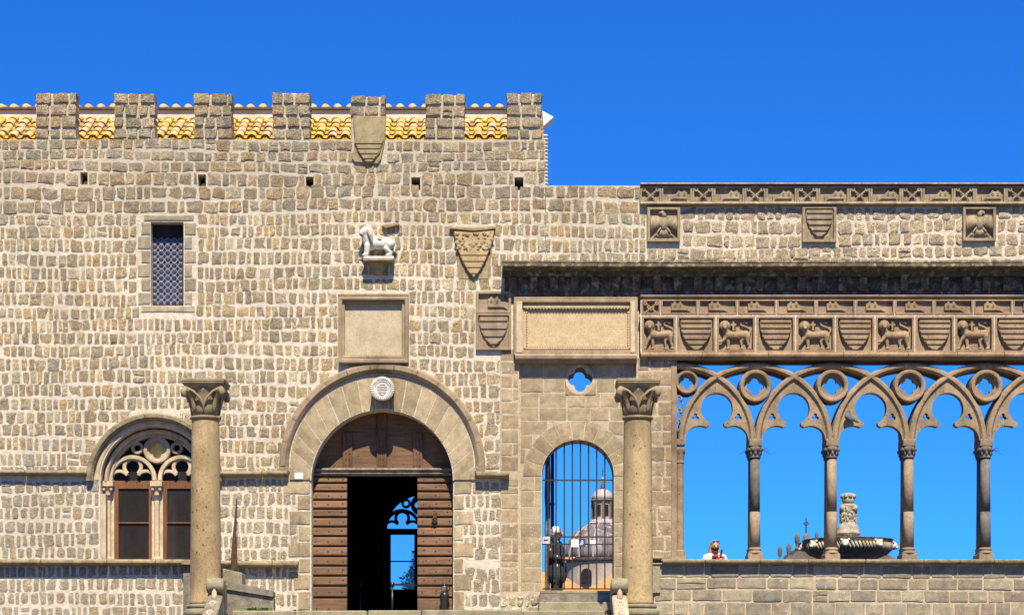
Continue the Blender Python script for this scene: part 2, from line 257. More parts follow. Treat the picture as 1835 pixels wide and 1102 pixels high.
# ------------------------------------------------------------------ geometry helpers
class Geo:
    def __init__(s): s.v = []; s.f = []; s.c = []
    def add(s, v, f, tint=None):
        b = len(s.v); s.v += [tuple(p) for p in v]; s.f += [tuple(i + b for i in q) for q in f]
        if tint is not None: s.c += [tint] * len(v)
        return s
    def box(s, x0, x1, y0, y1, z0, z1):
        if x0 > x1: x0, x1 = x1, x0
        if z0 > z1: z0, z1 = z1, z0
        v = [(x, y, z) for z in (z0, z1) for y in (y0, y1) for x in (x0, x1)]
        return s.add(v, [(0, 2, 3, 1), (4, 5, 7, 6), (0, 1, 5, 4), (2, 6, 7, 3), (0, 4, 6, 2), (1, 3, 7, 5)])
    def pbox(s, a, b, c, d, y0, y1):            # photo-grid rectangle a..b by c(top)..d(bottom), front y0
        return s.box(X(a, y0), X(b, y0), y0, y1, Z(d, y0), Z(c, y0))
    def plate(s, outline, holes, y0, y1):       # outline in (x, z), extruded y0 (front) .. y1 (back)
        def area(p): return sum(p[i][0] * p[(i + 1) % len(p)][1] - p[(i + 1) % len(p)][0] * p[i][1] for i in range(len(p)))
        loops = [outline if area(outline) > 0 else outline[::-1]] + [h if area(h) < 0 else h[::-1] for h in holes]
        flat = [p for lp in loops for p in lp]; n = len(flat)
        tris = tessellate_polygon([[Vector((p[0], p[1], 0)) for p in lp] for lp in loops])
        v = [(p[0], y0, p[1]) for p in flat] + [(p[0], y1, p[1]) for p in flat]; f = []
        for t in tris:
            a, b, c = (flat[i] for i in t)
            if (b[0] - a[0]) * (c[1] - a[1]) - (c[0] - a[0]) * (b[1] - a[1]) < 0: t = (t[0], t[2], t[1])
            f.append(tuple(t)); f.append(tuple(i + n for i in reversed(t)))
        b0 = 0
        for lp in loops:
            k = len(lp)
            for i in range(k):
                j = (i + 1) % k
                f.append((b0 + i, b0 + i + n, b0 + j + n, b0 + j))
            b0 += k
        return s.add(v, f)
    def sweep(s, path, prof, closed=False):     # path: list of (origin(x,z), normal(x,z)); prof: (offset, y) closed polygon
        k = len(prof); n = len(path)
        v = [(o[0] + nn[0] * a, y, o[1] + nn[1] * a) for o, nn in path for a, y in prof]; f = []
        for i in range(n if closed else n - 1):
            i2 = (i + 1) % n
            for j in range(k):
                j2 = (j + 1) % k
                f.append((i * k + j, i * k + j2, i2 * k + j2, i2 * k + j))
        if not closed: f += [tuple(reversed(range(k))), tuple((n - 1) * k + j for j in range(k))]
        return s.add(v, f)
    def arc(s, cx, cz, prof, a0, a1, n=24):     # prof in (r, y)
        closed = abs(a1 - a0) > 359.9
        pts = []
        for i in range(n if closed else n + 1):
            a = R(a0 + (a1 - a0) * i / n)
            pts.append(((cx, cz), (math.cos(a), math.sin(a))))
        return s.sweep(pts, prof, closed)
    def ring(s, cx, cz, ro, ri, y0, y1, a0=0, a1=360, n=28, ch=0.0):
        if ch: prof = [(ri, y1), (ri, y0 + ch), (ri + ch, y0), (ro - ch, y0), (ro, y0 + ch), (ro, y1)]
        else: prof = [(ri, y1), (ri, y0), (ro, y0), (ro, y1)]
        return s.arc(cx, cz, prof, a0, a1, n)
    def xprof(s, x0, x1, prof):                 # prof (y, z) polygon extruded along x
        k = len(prof)
        v = [(x0, y, z) for y, z in prof] + [(x1, y, z) for y, z in prof]
        f = [(j, (j + 1) % k, k + (j + 1) % k, k + j) for j in range(k)] + [tuple(reversed(range(k))), tuple(range(k, 2 * k))]
        return s.add(v, f)
    def lathe(s, prof, cx, cy, cz, n=20, a0=0, a1=360, sq=1.0):
        full = abs(a1 - a0) > 359; m = n if full else n + 1; k = len(prof); v = []; f = []
        for i in range(m):
            a = R(a0 + (a1 - a0) * i / n)
            for r, z in prof: v.append((cx + r * math.cos(a), cy + r * math.sin(a) * sq, cz + z))
        for i in range(n):
            i2 = (i + 1) % m
            for j in range(k - 1): f.append((i * k + j, i2 * k + j, i2 * k + j + 1, i * k + j + 1))
        if full:
            if prof[0][0] > 1e-4: f.append(tuple(reversed([i * k for i in range(m)])))
            if prof[-1][0] > 1e-4: f.append(tuple(i * k + k - 1 for i in range(m)))
        return s.add(v, f)
    def tube(s, pts, rad, n=8):
        pts = [Vector(p) for p in pts]; k = len(pts)
        rad = rad if isinstance(rad, (list, tuple)) else [rad] * k
        v = []; f = []; up = None
        for i, p in enumerate(pts):
            d = (pts[min(i + 1, k - 1)] - pts[max(i - 1, 0)]).normalized()
            if up is None: up = Vector((0, 0, 1)) if abs(d.z) < 0.9 else Vector((0, 1, 0))
            a = d.cross(up).normalized(); b = a.cross(d).normalized(); up = b
            for j in range(n):
                t = 2 * PI * j / n
                v.append(p + (a * math.cos(t) + b * math.sin(t)) * rad[i])
        for i in range(k - 1):
            for j in range(n):
                j2 = (j + 1) % n
                f.append((i * n + j, i * n + j2, (i + 1) * n + j2, (i + 1) * n + j))
        f += [tuple(reversed(range(n))), tuple((k - 1) * n + j for j in range(n))]
        return s.add(v, f)
    def blob(s, c, r, n=12, m=8, rot=None):
        v = []; f = []
        for i in range(m + 1):
            t = PI * i / m
            for j in range(n):
                a = 2 * PI * j / n
                p = Vector((r[0] * math.sin(t) * math.cos(a), r[1] * math.sin(t) * math.sin(a), r[2] * math.cos(t)))
                if rot is not None: p = rot @ p
                v.append((c[0] + p.x, c[1] + p.y, c[2] + p.z))
        for i in range(m):
            for j in range(n):
                j2 = (j + 1) % n
                f.append((i * n + j, (i + 1) * n + j, (i + 1) * n + j2, i * n + j2))
        return s.add(v, f)
    def limb(s, a, b, r0, r1, n=10):
        a, b = Vector(a), Vector(b); d = (b - a)
        q = d.normalized()
        pts = [a - q * r0 * 0.9, a - q * r0 * 0.5, a, a + d * 0.5, b, b + q * r1 * 0.5, b + q * r1 * 0.9]
        return s.tube(pts, [r0 * 0.3, r0 * 0.82, r0, (r0 + r1) / 2, r1, r1 * 0.82, r1 * 0.3], n)
    def mesh(s, name, smooth=False):
        me = bpy.data.meshes.new(name); me.from_pydata(s.v, [], s.f)
        if s.c:
            at = me.color_attributes.new('tint', 'FLOAT_COLOR', 'POINT')
            at.data.foreach_set('color', [x for c in s.c for x in c])
        if smooth: me.polygons.foreach_set('use_smooth', [True] * len(me.polygons))
        me.update(); return me

def link(o, parent=None):
    COL.objects.link(o)
    if parent is not None:
        o.parent = parent
        root = parent
        off = Vector((0, 0, 0))
        # every mesh stays in world coordinates: undo the root's own placement
        o.matrix_parent_inverse = world_of(parent).inverted()
    return o
WORLD = {}
def world_of(o): return WORLD.get(o.name, Matrix.Identity(4))
def obj(name, geo, mat, parent=None, smooth=False, bevel=0.0, loc=None):
    me = geo if isinstance(geo, bpy.types.Mesh) else geo.mesh(name, smooth)
    o = bpy.data.objects.new(name, me)
    if not me.materials: me.materials.append(M[mat] if isinstance(mat, str) else mat)
    link(o, parent)
    if loc is not None:
        o.location = loc; WORLD[o.name] = Matrix.Translation(Vector(loc))
    if bevel:
        b = o.modifiers.new('bevel', 'BEVEL'); b.width = bevel; b.segments = 1; b.limit_method = 'ANGLE'; b.angle_limit = R(40)
    return o
def tag(o, label, cat, group=None):
    o['label'] = label; o['category'] = cat
    if group: o['group'] = group
    return o
def thing(name, loc, label, cat, group=None):
    o = bpy.data.objects.new(name, None); COL.objects.link(o); o.location = loc; o.empty_display_size = 0.2
    WORLD[o.name] = Matrix.Translation(Vector(loc))
    return tag(o, label, cat, group)
def structure(o): o['kind'] = 'structure'; return o
def stuff(o): o['kind'] = 'stuff'; return o
def remeshed(geo, voxel, name, smooth=True):
    me = geo.mesh(name + '_raw'); o = bpy.data.objects.new(name + '_raw', me); COL.objects.link(o)
    m = o.modifiers.new('r', 'REMESH'); m.mode = 'VOXEL'; m.voxel_size = voxel; m.use_smooth_shade = smooth
    if smooth:
        sm = o.modifiers.new('s', 'SMOOTH'); sm.factor = 0.5; sm.iterations = 2
    dg = bpy.context.evaluated_depsgraph_get()
    out = bpy.data.meshes.new_from_object(o.evaluated_get(dg)); out.name = name
    bpy.data.objects.remove(o); bpy.data.meshes.remove(me)
    return out

# ------------------------------------------------------------------ masonry
def tint(rng, kind='rubble'):
    if kind == 'low':
        a = tint(rng, 'rubble'); f = rng.uniform(0.15, 0.5)
        return tuple(x * (1 - f) + y * 0.92 * f for x, y in zip(a, MORTAR))
    if kind == 'rubble':
        base = rng.choice([(0.285, 0.218, 0.138), (0.265, 0.212, 0.140), (0.31, 0.235, 0.145), (0.245, 0.200, 0.140), (0.335, 0.245, 0.14), (0.275, 0.222, 0.145), (0.36, 0.30, 0.21), (0.30, 0.222, 0.15)])
        if rng.random() < 0.05: base = (0.35, 0.245, 0.13)
        if rng.random() < 0.04: base = (0.26, 0.225, 0.175)
    elif kind == 'top':
        base = rng.choice([(0.25, 0.20, 0.138), (0.225, 0.182, 0.128), (0.285, 0.215, 0.14), (0.235, 0.195, 0.148), (0.27, 0.195, 0.12), (0.30, 0.24, 0.165)])
    elif kind == 'loggia':
        base = rng.choice([(0.32, 0.25, 0.165), (0.29, 0.235, 0.165), (0.35, 0.275, 0.18), (0.31, 0.23, 0.16), (0.37, 0.30, 0.20)])
    elif kind == 'ashlar':
        base = rng.choice([(0.345, 0.255, 0.16), (0.33, 0.235, 0.145), (0.37, 0.28, 0.18), (0.315, 0.225, 0.14), (0.36, 0.25, 0.155)])
    elif kind == 'grey':
        base = rng.choice([(0.31, 0.26, 0.185), (0.335, 0.28, 0.195), (0.28, 0.235, 0.17), (0.36, 0.30, 0.205), (0.30, 0.24, 0.165)])
    else:
        base = rng.choice([(0.37, 0.285, 0.18), (0.35, 0.265, 0.165), (0.395, 0.31, 0.20)])
    k = rng.uniform(0.85, 1.15) * (2.45 if kind in ('rubble', 'top', 'loggia', 'low') else 0.92)
    base = (base[0] * 1.0, base[1] * 1.005, base[2] * 0.97)
    return tuple(min(1, b * k * rng.uniform(0.98, 1.02)) for b in base)

def stone_geo(g, q, yb, yf, rng, cut, jit, rough, col, lime):
    """q: BL, BR, TR, TL in (x, z); a hewn block with a broken face, 42 triangles"""
    w = min(abs(q[1][0] - q[0][0]), abs(q[3][1] - q[0][1]))
    q = [(x + rng.uniform(-jit, jit) * w, z + rng.uniform(-jit, jit) * w) for x, z in q]
    cx = sum(p[0] for p in q) / 4; cz = sum(p[1] for p in q) / 4
    ring = []
    for i in range(4):
        a, b = q[i], q[(i + 1) % 4]
        for t in (cut, 0.5, 1 - cut):
            t2 = t + (rng.uniform(-0.1, 0.1) if t == 0.5 else 0)
            x = a[0] + (b[0] - a[0]) * t2; z = a[1] + (b[1] - a[1]) * t2
            jj = jit * w * 0.6
            ring.append((x + rng.uniform(-jj, jj), z + rng.uniform(-jj, jj)))
    ch = min(0.012, w * 0.07) if cut < 0.1 else min(0.014, w * 0.09)
    v = [(x, yb, z) for x, z in ring]
    for x, z in ring:
        d = math.hypot(cx - x, cz - z) or 1
        k = ch / d * rng.uniform(0.7, 1.5)
        v.append((x + (cx - x) * k, yf + rng.uniform(0, rough), z + (cz - z) * k))
    for i in range(4):
        t = rng.uniform(0.35, 0.6)
        v.append((cx + (q[i][0] - cx) * t, yf + rng.uniform(-rough, rough * 0.6), cz + (q[i][1] - cz) * t))
    f = []
    for i in range(12):
        j = (i + 1) % 12
        f.append((i, j, 12 + j, 12 + i))
    for i in range(4):
        s0, s1, s2, s3 = 12 + 3 * i, 12 + 3 * i + 1, 12 + 3 * i + 2, 12 + (3 * i + 3) % 12
        a, b = 24 + i, 24 + (i + 1) % 4
        f += [(s0, s1, a), (s1, b, a), (s1, s2, b), (s2, s3, b)]
    f += [(24, 25, 26), (24, 26, 27)]
    g.add(v, f, (*col, lime))

def rect_ex(x0, x1, y0, y1, slack=5): return lambda t, b: (x0, x1) if b > y0 + slack and t < y1 - slack else None
def arch_ex(cx, cy, r, ybot, ry=None):
    ry = ry or r
    def f(t, b):
        m = (t + b) / 2
        if m > ybot or m < cy - ry: return None
        if m >= cy: return (cx - r, cx + r)
        h = r * math.sqrt(max(0, 1 - ((cy - m) / ry) ** 2)); return (cx - h, cx + h)
    return f
def segments(a, b, t, bt, excl):
    segs = [(a, b)]
    for e in excl:
        iv = e(t, bt)
        if not iv: continue
        out = []
        for s0, s1 in segs:
            if iv[1] <= s0 or iv[0] >= s1: out.append((s0, s1)); continue
            if iv[0] - s0 > 5: out.append((s0, iv[0]))
            if s1 - iv[1] > 5: out.append((iv[1], s1))
        segs = out
    return segs
def rows(rng, a, b, top, bot, pitch, wid, joint, excl, wob=1.0, pj=1.5):
    """yields quads in photo-grid px: (x0, x1, ytop, ybot, ytop_right, ybot_right)"""
    y = top; r = 0; ph = rng.uniform(0, 6)
    while y < bot - 6:
        h = pitch + rng.uniform(-pj, pj)
        if y + h > bot - 7: h = bot - y
        o = lambda x: wob * 1.4 * (1.8 * math.sin(x / 170 + ph + r * 0.35) + 1.1 * math.sin(x / 61 + r * 1.9))
        for s0, s1 in segments(a, b, y, y + h, excl):
            x = s0
            while x < s1 - 2:
                w = wid(rng)
                if s1 - x - w < 8: w = s1 - x
                if s1 - x - w < 0: w = s1 - x
                x1 = x + w; jx = joint * rng.uniform(0.5, 1.15) / 2; jz = joint * rng.uniform(0.8, 1.3) / 2
                if w - 2 * jx > 3:
                    tl, tr = y + o(x) + jz, y + o(x1) + jz
                    bl, br = y + h + o(x) - jz, y + h + o(x1) - jz
                    if w > 18 and rng.random() < 0.04:      # two thin stones laid one on the other
                        ml, mr = (tl + bl) / 2 + rng.uniform(-2, 2), (tr + br) / 2 + rng.uniform(-2, 2)
                        yield x + jx, x1 - jx, tl, ml - jz * 0.7, tr, mr - jz * 0.7
                        yield x + jx, x1 - jx, ml + jz * 0.7, bl, mr + jz * 0.7, br
                    else:
                        yield x + jx, x1 - jx, tl, bl, tr, br
                x = x1
        y += h; r += 1

class Masonry:
    def __init__(s): s.items = []
    def put(s, quad, yb, yf, rng, cut, jit, rough, col, lime, parent=None, poly=None):
        cut = cut * rng.uniform(0.6, 1.9) if cut > 0.065 else cut
        jit = jit * rng.uniform(0.7, 1.7) if cut > 0.065 else jit
        s.items.append((quad, yb, yf, rng.random(), cut, jit, rough, col, lime, parent))
    def fill(s, rng, a, b, top, bot, pitch, wid, joint, excl, y, proud, cut, jit, rough, kind, lime, wob=1.0, pj=1.5, parent=None, yback=None):
        for x0, x1, tl, bl, tr, br in rows(rng, a, b, top, bot, pitch, wid, joint, excl, wob, pj):
            q = [(X(x0, y), Z(bl, y)), (X(x1, y), Z(br, y)), (X(x1, y), Z(tr, y)), (X(x0, y), Z(tl, y))]
            lm = lime((x0 + x1) / 2, (tl + bl) / 2, rng) if callable(lime) else lime * rng.uniform(0.4, 1.4)
            s.put(q, y + 0.03 if yback is None else yback, y - proud * rng.uniform(0.35, 1.0), rng, cut, jit, rough, tint(rng, kind), lm, parent)
    def build(s, parent, name, mat, limit=300, restname='small_stones'):
        def area(q): return abs(sum(q[i][0] * q[(i + 1) % 4][1] - q[(i + 1) % 4][0] * q[i][1] for i in range(4)))
        def seen(it):
            q = it[0]; x = sum(p[0] for p in q) / 4; z = sum(p[1] for p in q) / 4
            return -9.2 < x < 9.2 and z > -0.12
        its = sorted(s.items, key=lambda it: (it[9] is None, not seen(it), -area(it[0])))
        rest = Geo()
        for k, it in enumerate(its):
            q, yb, yf, sd, cut, jit, rough, col, lime, par = it
            rng = random.Random(sd)
            if k < limit:
                g = Geo(); stone_geo(g, q, yb, yf, rng, cut, jit, rough, col, lime)
                obj(name, g, mat, par or parent)
            else:
                stone_geo(rest, q, yb, yf, rng, cut, jit, rough, col, lime)
        if rest.v: stuff(obj(restname, rest, mat, parent))

def wedge_block(g, inner, outer, yb, yf, rng, col, lime, gap=0.008):
    """voussoir between two polylines (inner, outer) of (x,z), chamfered front"""
    poly = inner + outer[::-1]
    cx = sum(p[0] for p in poly) / len(poly); cz = sum(p[1] for p in poly) / len(poly)
    k = len(poly)
    ar = sum(poly[i][0] * poly[(i + 1) % k][1] - poly[(i + 1) % k][0] * poly[i][1] for i in range(k))
    if ar < 0: poly = poly[::-1]
    def sh(p, d):
        L = math.hypot(cx - p[0], cz - p[1]); return (p[0] + (cx - p[0]) * d / L, p[1] + (cz - p[1]) * d / L)
    a = [sh(p, gap) for p in poly]; b = [sh(p, gap + 0.012) for p in poly]
    v = [(x, yb, z) for x, z in a] + [(x, yf + rng.uniform(0, 0.006), z) for x, z in b] + [(cx, yf - rng.uniform(0, 0.006), cz)]
    f = [(i, (i + 1) % k, k + (i + 1) % k, k + i) for i in range(k)] + [(k + i, k + (i + 1) % k, 2 * k) for i in range(k)]
    g.add(v, f, (*col, lime))

def arc_pts(cx, cz, r, a0, a1, n): return [(cx + r * math.cos(R(a0 + (a1 - a0) * i / n)), cz + r * math.sin(R(a0 + (a1 - a0) * i / n))) for i in range(n + 1)]
def foil(cx, cz, n, dist, rad, rot=90, k=60):
    """outline of n overlapping circles round a centre"""
    out = []
    for i in range(k):
        t = 2 * PI * i / k; best = 0
        for j in range(n):
            a = R(rot + 360 * j / n); b = dist * math.cos(t - a); d = b * b - dist * dist + rad * rad
            if d >= 0: best = max(best, b + math.sqrt(d))
        out.append((cx + best * math.cos(t), cz + best * math.sin(t)))
    return out
def rectp(a, b, c, d, y=0.0): return [(X(a, y), Z(d, y)), (X(b, y), Z(d, y)), (X(b, y), Z(c, y)), (X(a, y), Z(c, y))]

# ================================================================== SETTING: ground, terrace, steps
GZ = -3.7
g = Geo(); S = 3000
g.add([(-S, -S, GZ), (S, -S, GZ), (S, S, GZ), (-S, S, GZ)], [(0, 1, 2, 3)])
structure(obj('ground', g, 'ground'))
TZ = -0.17
LIPY = -3.0
g = Geo(); g.box(X(415, LIPY), X(1085, LIPY), LIPY + 0.32, -0.02, GZ, TZ - 0.005)
terrace = structure(obj('terrace', g, 'steps'))
rng = random.Random(4)
x = 415
while x < 1085:
    w = min(rng.uniform(90, 190), 1085 - x)
    if 1085 - x - w < 50: w = 1085 - x
    g = Geo(); g.box(X(x + 0.6, LIPY), X(x + w - 0.6, LIPY), LIPY, LIPY + 0.315, TZ - 0.17, TZ + rng.uniform(-0.008, 0.008))
    obj('kerb_stone', g, 'steps', terrace, bevel=0.02); x += w
g = Geo()
for i in range(20):
    z = TZ - 0.172 - i * 0.17
    g.box(X(415, LIPY) + 0.02, X(1085, LIPY) - 0.02, LIPY - 0.32 * (i + 1), LIPY - 0.32 * i, GZ, z)
structure(obj('steps', g, 'steps'))
g = Geo(); g.box(X(900), 14, 0.75, 13, -0.3, 0.0)
structure(obj('loggia_floor', g, 'ground'))

# ================================================================== PALACE
palace = thing('palace', (-5, 0, GZ), 'battlemented stone palace with arched portal and two-light window', 'palace')
WINX, WINS = 277, 860           # two-light window: axis, springing
DOORX = 685
# ---- wall core with its openings
door_hole = [(X(DOORX - 127), TZ - 0.3)] + [(X(DOORX - 127), Z(861))] + arc_pts(X(DOORX), Z(861), 1.27, 180, 0, 36)[1:-1] + [(X(DOORX + 127), Z(861)), (X(DOORX + 127), TZ - 0.3)]
win_hole = [(X(180), Z(1006)), (X(180), Z(WINS))] + arc_pts(X(WINX), Z(WINS), 0.97, 180, 0, 30)[1:-1] + [(X(374), Z(WINS)), (X(374), Z(1006))]
HOLES = [(144, 309, 157, 331), (355, 313, 369, 334), (548, 317, 562, 337), (737, 318, 753, 341), (922, 318, 938, 341)]
outline = [(-13, GZ), (X(897), GZ), (X(897), Z(640)), (X(977), Z(640)), (X(977), Z(251)), (-13, Z(251))]
g = Geo(); g.plate(outline, [door_hole, win_hole, rectp(270, 329, 398, 548)] + [rectp(a, c, b, d) for a, b, c, d in HOLES], 0.0, 0.8)
wall = obj('wall', g, 'mortar', palace)
# ---- merlons
mas = Masonry(); rng = random.Random(11)
MERL = [(62, 138, 165), (203, 279, 166), (346, 417, 167), (487, 557, 164), (626, 692, 171), (761, 834, 168), (907, 972, 166)]
for a, b, t in MERL:
    g = Geo(); g.box(X(a) + 0.025, X(b) - 0.025, 0.03, 0.22, Z(256), Z(t) - 0.02)
    mer = obj('merlon', g, 'mortar', palace, bevel=0.03)
    n = 4 if a != 626 else 2
    bot = 250 if a != 626 else 208
    mas.fill(rng, a, b, t, bot, (bot - t) / n, lambda r: r.choice([20, 24, 27, 31]), 2.0, [], 0.0, 0.02, 0.08, 0.05, 0.012, 'top', 0.22, 0.3, 1.0, mer, 0.25)
# ---- rubble facing in three zones
w_top = lambda r: r.choice([13, 16, 19, 22, 25, 28, 31])
w_mid = lambda r: r.choice([9, 11, 12, 13, 14, 15, 16, 18, 21, 24])
w_low = lambda r: r.choice([10, 12, 13, 14, 15, 17, 19, 22])
EX = [arch_ex(DOORX, 836, 184, 856), rect_ex(501, 869, 836, 856), rect_ex(606, 732, 530, 652), rect_ex(852, 980, 521, 640),
      arch_ex(WINX, 862, 121, 860), rect_ex(178, 378, 860, 1008), rect_ex(632, 692, 205, 292), rect_ex(900, 990, 484, 540)] + \
     [rect_ex(a - 1, c + 1, b, d, 9) for a, b, c, d in HOLES]
# shield stone tapering to a point
EX.append(lambda t, b: None if (b < 418 or t > 496) else ((813 + max(0, (t + b) / 2 - 455) * 0.8, 886 - max(0, (t + b) / 2 - 455) * 0.8)))
EX.append(rect_ex(257, 348, 386, 397, 3)); EX.append(rect_ex(252, 350, 547, 560, 4))
JAMB = []
y = 398
i = 0
while y < 546:
    h = 25
    JAMB.append((246 if i % 2 else 252, 270, y, min(y + h, 547))); JAMB.append((329, 352 if i % 2 == 0 else 345, y, min(y + h, 547)))
    y += h; i += 1
EX.append(rect_ex(246, 353, 398, 547))
QUO = []
y = 858; i = 0
for y0, y1 in ((858, 886), (886, 914), (914, 941), (941, 970), (970, 999), (999, 1027), (1027, 1058), (1058, 1094)):
    QUO.append((557 - (51, 26, 40, 23, 42, 22, 32, 24)[i], 557, y0, y1)); QUO.append((812, 812 + (34, 20, 37, 18, 37, 18, 34, 20)[i], y0, y1)); i += 1
for a, b, c, d in QUO: EX.append(rect_ex(a, b, c, d, 12))
EX.append(rect_ex(557, 812, 850, 1140))
def patch(x, y): return 0.45 if math.sin(x / 83 + 1.3) * math.sin(y / 61 + 0.7) + 0.5 * math.sin(x / 37 + y / 45) > 0.95 else 0.0
def lime_mid(x, y, r): return r.uniform(0.0, 0.35) + max(0, (y - 640) / 200) * 0.22 + patch(x, y)
def lime_low(x, y, r): return r.uniform(0.35, 0.8)
def lime_top(x, y, r): return r.uniform(0.0, 0.3) + patch(x, y) * 0.7
XL = -120
mas.fill(rng, XL, 977, 251, 333, 20.5, w_top, 1.8, EX, 0.0, 0.020, 0.07, 0.07, 0.011, 'top', lime_top)
mas.fill(rng, XL, 1147, 333, 381, 24, w_top, 2.0, EX, 0.0, 0.020, 0.08, 0.08, 0.011, 'top', lime_top)
mas.fill(rng, XL, 1157, 381, 476, 23.7, w_mid, 2.5, EX, 0.0, 0.016, 0.09, 0.085, 0.009, 'rubble', lime_mid)
mas.fill(rng, XL, 977, 476, 640, 23.5, w_mid, 2.6, EX, 0.0, 0.015, 0.09, 0.085, 0.009, 'rubble', lime_mid)
mas.fill(rng, XL, 897, 640, 846, 24.2, w_mid, 2.6, EX, 0.0, 0.015, 0.09, 0.085, 0.009, 'rubble', lime_mid)
mas.fill(rng, XL, 897, 858, 1005, 25, w_low, 3.0, EX, 0.0, 0.013, 0.11, 0.09, 0.008, 'low', lime_low)
mas.fill(rng, XL, 897, 1012, 1160, 25, w_low, 3.0, EX, 0.0, 0.013, 0.11, 0.09, 0.008, 'low', lime_low)
mas.build(palace, 'stone', 'stone', 300)
# ---- dressed blocks: window jambs and portal quoins
dm = Masonry()
for a, b, c, d in JAMB + QUO + [(257, 348, 385, 397), (252, 350, 548, 560)]:
    q = [(X(a + 1), Z(d - 1.2)), (X(b - 0.3), Z(d - 1.2)), (X(b - 0.3), Z(c + 1.2)), (X(a + 1), Z(c + 1.2))]
    dm.put(q, 0.05, -0.016, rng, 0.05, 0.02, 0.004, tint(rng, 'grey' if c < 800 else 'pale'), 0.12)
dm.build(palace, 'quoin', 'ashlar')
# ---- portal voussoirs, intrados centre 861, extrados centre 836
NV = 17
for i in range(NV):
    a0, a1 = 180 - 180 * i / NV, 180 - 180 * (i + 1) / NV
    inn = arc_pts(X(DOORX), Z(861), 1.265, a0, a1, 4); out = arc_pts(X(DOORX), Z(836), 1.66, a0, a1, 4)
    g = Geo(); wedge_block(g, inn, out, 0.06, -0.042 - rng.uniform(0, 0.006), rng, tint(rng, 'pale'), 0.1)
    obj('voussoir', g, 'ashlar', palace)
for sx in (-1, 1):
    pts = [(X(a_), Z(b_)) for a_, b_ in ((DOORX + sx * 167, 860), (DOORX + sx * 128, 860), (DOORX + sx * 128, 858), (DOORX + sx * 167, 836))]
    g = Geo(); wedge_block(g, [pts[0], pts[1]], [pts[3], pts[2]], 0.06, -0.042, rng, tint(rng, 'pale'), 0.1, 0.003)
    obj('springer', g, 'ashlar', palace)
# ---- portal hood mould, jointed
def hood(cx, cy, ro, ri, a0, a1, nseg, y0, mat, name, parent):
    for i in range(nseg):
        b0 = a0 + (a1 - a0) * i / nseg; b1 = a0 + (a1 - a0) * (i + 1) / nseg - 0.35
        g = Geo(); g.arc(X(cx), Z(cy), [(ri, 0.05), (ri, y0 * 0.35), (ri + 0.05 * (ro - ri), y0 * 0.6), (ri + 0.35 * (ro - ri), y0), (ri + 0.8 * (ro - ri), y0), (ro, y0 * 0.75), (ro + 0.005, 0.05)], b0, b1, 6)
        obj(name, g, mat, parent)
g = Geo(); g.plate(arc_pts(X(DOORX), Z(838), 1.68, 182, -2, 40) + arc_pts(X(DOORX), Z(861), 1.268, 0, 180, 40), [], -0.0365, 0.02); obj('arch_pointing', g, 'mortar', palace)
hood(DOORX, 836, 1.84, 1.67, 180, 0, 13, -0.14, 'trim', 'hood_mould', palace)
for sx in (-1, 1):
    g = Geo(); a, b = sorted((X(DOORX + sx * 184), X(DOORX + sx * 167)))
    g.box(a, b, -0.135, 0.05, Z(852), Z(836.3)); obj('hood_mould', g, 'trim_moss', palace, bevel=0.02)
# ---- string courses
def string_course(a, b, t, d, proj, mat='trim_moss', seg=95):
    r = random.Random(int(a * 7 + t)); x = a
    while x < b - 1:
        w = r.uniform(0.7, 1.3) * seg
        if b - x - w < 35: w = b - x
        z1, z0 = Z(t), Z(d); dz = r.uniform(-0.006, 0.006)
        g = Geo(); g.xprof(X(x + 0.4), X(x + w - 0.4), [(0.05, z0 + dz), (-proj * 0.72, z0 + dz), (-proj, z0 + dz + 0.035), (-proj, z1 + dz - 0.03), (-proj * 0.8, z1 + dz), (0.05, z1 + dz + 0.02)])
        obj('string_course', g, mat, palace, bevel=0.008); x += w
string_course(-120, 158, 843, 852, 0.16)
string_course(394, 517, 845, 854, 0.16)
string_course(853, 913, 846, 857, 0.2)
string_course(-120, 331, 1003, 1013, 0.2)
string_course(375, 536, 1006, 1017, 0.18)
# ---- portal: tympanum, lintel, two boarded leaves
DY = 0.34
tym = obj('door_tympanum', Geo().plate([(X(DOORX - 128), Z(846))] + arc_pts(X(DOORX), Z(861), 1.30, 173, 7, 30) + [(X(DOORX + 128), Z(846))], [], DY + 0.04, DY + 0.12), 'door', palace)
for k, (a, b, t) in enumerate(((614, 631, 775), (675, 693, 738), (740, 757, 775))):
    g = Geo(); g.pbox(a, b, t, 841, DY - 0.01, DY + 0.05); obj('batten', g, 'door_v', tym, bevel=0.008)
g = Geo()
for xx in (620, 626, 681, 687, 746, 752):
    for yy in range(790, 840, 11): g.blob(P(xx, yy, DY - 0.012), (0.012, 0.008, 0.012), 6, 4)
stuff(obj('studs', g, 'iron', tym))
g = Geo(); g.xprof(X(DOORX - 125, DY), X(DOORX + 125, DY), [(DY + 0.1, Z(852, DY)), (DY - 0.02, Z(852, DY)), (DY - 0.06, Z(848.5, DY)), (DY - 0.02, Z(846, DY)), (DY - 0.08, Z(842, DY)), (DY - 0.06, Z(839, DY)), (DY + 0.1, Z(838, DY))])
obj('door_lintel', g, 'trim_pale' if False else 'oldwood', palace)
tops = [852, 865, 880, 895, 911, 926, 943, 960, 978, 996, 1013, 1031, 1049, 1070, 1112]
